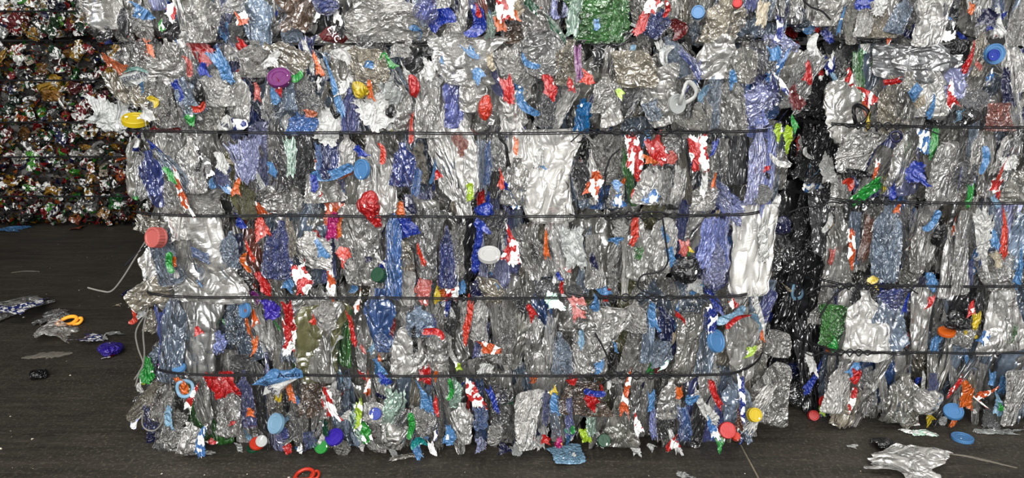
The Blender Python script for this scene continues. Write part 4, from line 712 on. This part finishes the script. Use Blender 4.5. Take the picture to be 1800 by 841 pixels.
# ------------------------------------------------------------------ lettering that can be read on labels in the bales
def letters(B, body, px, py, size_px, ang, mat, off=-.06, sx=1.0, yaw=0):
    cu = bpy.data.curves.new('lettering', 'FONT'); cu.body = body; cu.size = 1; cu.align_x = 'CENTER'; cu.align_y = 'CENTER'; cu.extrude = .01; cu.resolution_u = 2
    o = bpy.data.objects.new('lettering', cu); COL.objects.link(o)
    P, _ = on_plane(px, py, B.Y0); P, s = on_plane(px, py, B.S(P.x, P.z) + off)
    o.data.materials.append(mat); o.parent = B.root; o.location = P - B.base
    o.rotation_euler = (Matrix.Rotation(R(ang), 3, 'Y') @ Matrix.Rotation(R(yaw), 3, 'Z') @ Matrix.Rotation(R(90), 3, 'X')).to_euler()
    k = size_px * s / .72; o.scale = (k * sx, k, k)
    me = bpy.data.meshes.new_from_object(o.evaluated_get(bpy.context.evaluated_depsgraph_get())); m = link('lettering', me, mat, o.parent, o.location, o.rotation_euler, o.scale)
    bpy.data.objects.remove(o); m.name = 'lettering'; return m
def torn_sheet(B, pts, off, col, label, mat=None, seed=1):
    """a torn label standing proud of the face, creased along lines from its middle, one millimetre thick"""
    g = random.Random(seed); mx = sum(p[0] for p in pts) / len(pts); my = sum(p[1] for p in pts) / len(pts)
    C0, _ = on_plane(mx, my, B.Y0); Yc = B.S(C0.x, C0.z) + off; V = []; n = len(pts)
    for t in (1.0, .55):
        for i, (px, py) in enumerate(pts):
            V.append(on_plane(mx + (px - mx) * t, my + (py - my) * t, Yc + (g.uniform(.0, .022) if t == 1 else g.uniform(.0, .004)))[0] - B.base)
    V.append(on_plane(mx, my, Yc)[0] - B.base)
    F = [(i, n + i, n + (i + 1) % n, (i + 1) % n) for i in range(n)] + [(n + i, 2 * n, n + (i + 1) % n) for i in range(n)]
    m = len(V); V += [v + Vector((0, .001, 0)) for v in V]; F += [tuple(q + m for q in f[::-1]) for f in F] + [(i, (i + 1) % n, m + (i + 1) % n, m + i) for i in range(n)]
    o = link('printed_label', mesh_from('printed_label', V, F, False), mat or M_SHEET, B.root, color=CL[col]); o['label'] = label; return o, Yc
def letters(B, sheet, body, px, py, size_px, ang, mat, sx=1.0):
    o, Yc = sheet
    cu = bpy.data.curves.new('lettering', 'FONT'); cu.body = body; cu.size = 1; cu.align_x = 'CENTER'; cu.align_y = 'CENTER'; cu.extrude = .02; cu.resolution_u = 2
    t = bpy.data.objects.new('lettering', cu); COL.objects.link(t); bpy.context.view_layer.update()
    me = bpy.data.meshes.new_from_object(t.evaluated_get(bpy.context.evaluated_depsgraph_get())); bpy.data.objects.remove(t)
    if not me.materials: me.materials.append(None)
    P, s = on_plane(px, py, Yc - .0045); k = size_px * s / .72
    rot = (Matrix.Rotation(R(ang), 3, 'Y') @ Matrix.Rotation(R(90), 3, 'X')).to_euler()
    link('lettering', me, mat, o, P - B.base, rot, (k * sx, k, k))
M_SHEET = make_solid('label_film', .35, .6, 26, 70)
sh = torn_sheet(UP, [(560, 62), (574, 48), (590, 44), (602, 56), (612, 68), (603, 77), (585, 75), (567, 71)], -.085, 'r2', 'dark red label with white capital letters', seed=2)
letters(UP, sh, 'ERC', 587, 60, 12, 58, M_INK_W, .95)
sh = torn_sheet(LOW, [(208, 137), (222, 128), (238, 121), (250, 121), (262, 130), (258, 139), (240, 150), (222, 152)], -.10, 'w2', 'pale printed label with a line of dark lettering', seed=3)
letters(LOW, sh, '[ESPOSITA', 236, 136, 8.5, -13, M_INK_K, .85)
torn_sheet(LOW, [(214, 129), (226, 119), (242, 117), (258, 124), (262, 129), (244, 123), (228, 124)], -.103, 'se', 'sea green printed edge of a pale label', seed=4)
sh = torn_sheet(LOW, [(381, 222), (388, 212), (398, 201), (406, 206), (409, 217), (410, 228), (398, 230), (384, 229)], -.085, 'w', 'white label with two dark letters', seed=5)
letters(LOW, sh, 'VA', 394, 220, 9, 22, M_INK_K, 1.1)
torn_sheet(LOW, [(404, 206), (414, 209), (434, 211), (436, 222), (428, 228), (412, 229), (408, 218)], -.08, 'Bw', 'navy and white printed film beside the lettered label', seed=6)
sh = torn_sheet(LOW, [(710, 342), (722, 343), (730, 358), (733, 376), (713, 377), (709, 360)], -.085, 'N', 'navy label with white lettering running upwards', seed=7)
letters(LOW, sh, 'mun', 714, 355, 7, -90, M_INK_W)
sh = torn_sheet(LOW, [(710, 366), (725, 363), (729, 378), (713, 379)], -.09, 'w', 'small white printed patch with dark lines', seed=8)
for j in range(3): letters(LOW, sh, '\u2014', 720, 369.5 + 3 * j, 8, -6, M_INK_K, .9)
sh = torn_sheet(LOW, [(442, 678), (452, 670), (462, 664), (476, 650), (483, 648), (494, 652), (508, 651), (520, 647), (531, 652), (533, 664), (512, 667), (490, 674), (470, 680), (455, 677)], -.10, 'b', 'torn light blue film with navy lettering hanging over the lowest wire', seed=9)
letters(LOW, sh, 'Acau', 507, 660, 10, -5, M_INK_K, 1.5)
sh = torn_sheet(LOW, [(466, 680), (490, 674), (512, 667), (524, 666), (510, 676), (496, 688), (490, 702), (484, 694), (474, 690), (462, 696)], -.092, 'w', 'white lower half of the torn light blue film', seed=10)
letters(LOW, sh, 'IPRAS', 473, 682, 9, 50, M_INK_K, .95)
sh = torn_sheet(RIGHT, [(1596, 163), (1612, 145), (1624, 158), (1606, 181)], -.085, 'b', 'light blue label with fine lines of print', seed=11)
for j in range(5): letters(RIGHT, sh, '\u2014\u2014', 1604 + 2.6 * j, 166 - 2.6 * j + (j % 2) * .5, 5, 38, M_INK_K, .8)
sh = torn_sheet(RIGHT, [(1605, 182), (1625, 165), (1627, 184), (1612, 192)], -.082, 'n2', 'beige label with brown bars of print', seed=12)
for j in range(3): letters(RIGHT, sh, '\u2014', 1614 + 4 * j, 184 - 3 * j, 8, 55, M_INK_K, .8)
sh = torn_sheet(RIGHT, [(1690, 199), (1708, 187), (1724, 199), (1720, 212), (1704, 221), (1694, 218)], -.085, 'k', 'black square label with small pale print', seed=13)
letters(RIGHT, sh, 'ao', 1707, 202, 7, 35, M_INK_W)

# ------------------------------------------------------------------ litter lying on the floor
def litter(kind, px, py, w, h, ang, col, label, cat, name=None, idx=0, mat=None, lift=0, thick=.14):
    P, s = on_floor(px, py); d = (P - Vector((0, 0, CAM_Z))).length
    fore = max(.25, CAM_Z / d)                                         # the floor is seen at a slant
    nm, m = KIND[kind]; me = PROTO[kind][idx % len(PROTO[kind])]
    W_, H_ = w * s * 1.1, h * s / fore * 1.1; dep = min(W_, H_) * thick
    c = CL[col]; mm = mat or (M_SOLID if (m is M_PET and c[3] >= 1) else m)
    M = Matrix.Rotation(R(ang), 3, 'Z') @ Matrix.Rotation(R(-90), 3, 'X')
    o = link(name or nm, me, mm, None, (0, 0, 0), M.to_euler(), (W_, dep, H_), c)
    co = np.empty(len(me.vertices) * 3); me.vertices.foreach_get('co', co); co = co.reshape(-1, 3) * np.array([W_, dep, H_]) @ np.array(M).T
    o.location = (P.x, P.y, -co[:, 2].min() + .001 + lift)
    o['label'] = label; o['category'] = cat; return o
litter('f', 14, 551, 62, 36, -10, 'w3', 'crumpled clear film at the left edge of the frame', 'plastic scrap', 'film_scrap', 1)
litter('s', 60, 555, 52, 26, -12, 'Bw', 'crumpled blue and white printed wrapper between two clear films', 'wrapper', 'printed_wrapper', 3, thick=.3, lift=.012)
litter('f', 94, 560, 48, 22, 10, 'w3', 'pale twisted film end between the printed wrapper and the orange handle', 'plastic scrap', 'film_scrap', 5)
litter('f', 97, 593, 66, 22, 4, 'c2', 'flat clear crinkled film in front of the orange handle', 'plastic scrap', 'film_scrap', 7)
litter('s', 168, 598, 42, 14, 8, 'Bw', 'thin blue strip of film left of the bale', 'plastic scrap', 'film_strip', 3)
litter('s', 180, 599, 16, 10, 20, 'w', 'small white paper scrap by the thin blue strip', 'paper scrap', 'paper_scrap', 5, lift=.012)
litter('s', 201, 588, 28, 6, 2, 'w2', 'grey torn tail of film behind the crumpled dark blue wrapper', 'plastic scrap', 'torn_film', 8)
litter('k', 196, 622, 40, 18, 10, 'P', 'crumpled dark blue wrapper left of the bale', 'wrapper', 'dark_blue_wrapper', 3, mat=M_SOLID, thick=.5)
litter('s', 197, 629, 20, 9, 10, 'rw', 'white and red scrap in front of the crumpled dark blue wrapper', 'paper scrap', 'paper_scrap', 11)
litter('k', 70, 665, 28, 11, 5, 'k', 'black crumpled piece of plastic alone on the floor', 'plastic scrap', 'black_scrap', 2, thick=.5)
litter('k', 226, 522, 15, 10, 0, 'N', 'small navy crushed top beside the lower left of the bale', 'bottle top', 'crushed_stopper', 1, thick=.8)
litter('s', 209, 538, 12, 4, 0, 'n2', 'tiny pale chip beside the navy bottle top', 'plastic scrap', 'plastic_chip', 6)
litter('s', 16, 405, 52, 9, 4, 'b', 'light blue strip of film in front of the can bale', 'plastic scrap', 'film_strip', 4)
litter('s', 135, 403, 18, 7, 0, 'o2', 'small brown orange scrap in front of the can bale', 'plastic scrap', 'plastic_chip', 2)
litter('q', 996, 804, 54, 26, 12, 'b2', 'pale blue torn bottle piece in front of the middle bale', 'bottle piece', 'torn_bottle_piece', 2, mat=M_SOLID)
litter('f', 714, 804, 52, 9, 22, 'cn', 'narrow clear film strip poking out under the middle bale', 'plastic scrap', 'film_strip', 9)
litter('d', 1691, 773, 33, 14, 0, 'b', 'light blue round lid lying in front of the right hand bale', 'lid', 'container_lid')
litter('s', 1499, 786, 15, 7, -25, 'w', 'small white chip near the black scrap in front', 'plastic scrap', 'plastic_chip', 4)
litter('k', 1550, 789, 42, 13, 0, 'k', 'glossy black lump at the tip of the clear bag', 'plastic scrap', 'black_scrap', 5, thick=.6)
litter('f', 1596, 826, 112, 46, -28, 'c2', 'large clear crumpled bag at the bottom edge of the frame', 'bag', 'clear_bag', 12)
litter('s', 1202, 838, 22, 12, 0, 'w2', 'whitish round scrap at the bottom edge', 'plastic scrap', 'plastic_chip', 8)
litter('s', 350, 799, 44, 8, 5, 'w', 'white torn paper under the left part of the middle bale', 'paper scrap', 'paper_scrap', 14)
litter('s', 1752, 762, 60, 8, -4, 'w2', 'grey torn film at the foot of the right hand bale', 'plastic scrap', 'torn_film', 15)
litter('s', 1616, 762, 38, 8, 0, 'gp', 'pale greenish torn piece at the foot of the right hand bale', 'plastic scrap', 'torn_film', 12)
# orange carrying handles
def handle(px, py, w, label, col, flip=1):
    P, s = on_floor(px, py); t = thing('carrying_loop', label, 'bottle handle', P)
    k = w * s
    pts = [(-.5, 0, .03), (-.42, .30, .10), (-.15, .42, .2), (.15, .36, .22), (.32, .12, .16), (.2, -.14, .08), (-.1, -.16, .05), (-.35, -.12, .03)]
    V, F = tube_geo([Vector(p) * k for p in smooth_path([Vector((x * flip, y, z)) for x, y, z in pts + pts[:1]], 5)[:-1]], .085 * k, 8, True)
    link('grip', mesh_from('grip', V, F), M_CAP, t, color=CL[col])
    pts = [(.25, .2, .14), (.42, .3, .2), (.55, .12, .16), (.5, -.08, .08), (.28, -.1, .05), (.2, .05, .08)]
    V, F = tube_geo([Vector(p) * k for p in smooth_path([Vector((x * flip, y, z)) for x, y, z in pts + pts[:1]], 5)[:-1]], .065 * k, 8, True)
    link('ring', mesh_from('ring', V, F), M_CAP, t, color=CL[col])
CL['oy'] = (*lin((255, 165, 50)), 1)
handle(120, 571, 40, 'bright orange plastic handle with a ring on the floor left of the bale', 'oy')
handle(538, 842, 40, 'red orange plastic handle cut by the bottom edge of the frame', 'o3')
# fine grit and chips swept across the floor
g = random.Random(5); V = []; F = []
for i in range(900):
    x = g.uniform(-3.4, 2.6); y = g.choice((g.uniform(1.1, 2.3), g.uniform(1.1, 4.8))); 
    if x > -1.3: y = g.uniform(1.1, 1.94)
    s = g.choice((.0012, .0015, .002, .002, .003, .0045)) * g.uniform(.6, 1.4); a = g.uniform(0, 6.28); o = len(V)
    for k in range(3): V.append((x + s * math.cos(a + k * 2.1), y + s * math.sin(a + k * 2.1) * 1.3, .0012))
    V.append((x, y, .0012 + s * .7)); F += [(o, o + 1, o + 3), (o + 1, o + 2, o + 3), (o + 2, o, o + 3)]
gr = link('floor_grit', mesh_from('floor_grit', V, F, False), make_plain('pale_grit', (.34, .31, .25), .8)); tag(gr, 'pale grit and tiny plastic chips strewn over the dark floor', 'grit', None, 'stuff')

# pale dust swept into low streaks
def dust(name, pix, wid, label):
    L = [on_floor(*p)[0] for p in pix]; L = smooth_path(L, 8); V = []; F = []; n = len(L); m = 7; gg = random.Random(len(label))
    for i, p in enumerate(L):
        t = i / (n - 1); wv = wid * math.sin(math.pi * min(max(t, .03), .97)) ** .7; d = (L[min(i + 1, n - 1)] - L[max(i - 1, 0)]).normalized(); s = Vector((-d.y, d.x, 0))
        for j in range(m):
            u = 2 * j / (m - 1) - 1; q = p + s * (u * wv * gg.uniform(.6, 1.2)); V.append((q.x, q.y, .0004 + .002 * (1 - u * u)))
    o = link(name, mesh_from(name, V, grid_faces(m, n)), make_plain(name, (.085, .075, .06), .95, 0, .6, 60)); tag(o, label, 'dust', None, 'stuff')
dust('dust_streak', [(38, 630), (70, 626), (100, 624), (128, 621)], .035, 'pale dusty streak on the dark floor left of the bale')
dust('scuff_mark', [(1668, 799), (1700, 803), (1740, 812), (1788, 824)], .008, 'thin pale scuff on the floor in front of the right hand bale')
dust('scuff_mark', [(20, 480), (45, 477), (70, 478)], .012, 'faint pale scuff on the floor in front of the can bale')

# ------------------------------------------------------------------ loose wire ends
M_CORD = make_plain('grey_cord', (.10, .095, .085), .6)
LOW.loose_wire([(1046, 586), (1062, 615), (1078, 650), (1094, 659)], off=-.10)
LOW.loose_wire([(1100, 652), (1082, 662), (1062, 672), (1050, 677)], off=-.10)
LOW.loose_wire([(1165, 385), (1171, 430), (1174, 460), (1160, 478), (1130, 484), (1121, 500), (1127, 510), (1150, 520)], off=-.09)
LOW.loose_wire([(1090, 372), (1068, 378), (1064, 385), (1075, 386), (1110, 378), (1150, 372), (1180, 378)], off=-.09)
LOW.loose_wire([(1062, 310), (1068, 290), (1075, 275), (1090, 262)], off=-.05)
LOW.loose_wire([(1065, 350), (1062, 330), (1066, 305)], off=-.05)
LOW.loose_wire([(270, 425), (250, 440), (225, 460), (220, 468), (232, 455), (255, 430)], off=.02)
LOW.loose_wire([(265, 410), (240, 450), (215, 490), (196, 512), (178, 512), (154, 506)], off=.02, mat=M_CORD)
LOW.loose_wire([(262, 535), (252, 580), (254, 620), (250, 645), (236, 668)], off=.0, mat=M_CORD)
LOW.loose_wire([(262, 545), (240, 580), (242, 610), (252, 640), (245, 655), (238, 680)], off=.0, mat=M_CORD)
LOW.loose_wire([(252, 722), (250, 745), (258, 756), (272, 757), (284, 745), (291, 722)], off=-.01, mat=M_CORD)
LOW.loose_wire([(292, 705), (291, 728), (293, 752)], off=-.01, mat=M_CORD)
UPR.loose_wire([(1412, 0), (1425, 12), (1445, 20), (1460, 35)], off=-.06)
RIGHT.loose_wire([(1402, 525), (1402, 560), (1415, 595), (1440, 620), (1480, 625)], off=-.05)
RIGHT.loose_wire([(1398, 480), (1400, 520), (1402, 545)], off=-.03)
RIGHT.loose_wire([(1440, 560), (1455, 535), (1478, 510), (1500, 502)], off=-.06, rad=.004)
RIGHT.loose_wire([(1385, 375), (1410, 366), (1450, 362)], off=-.03)
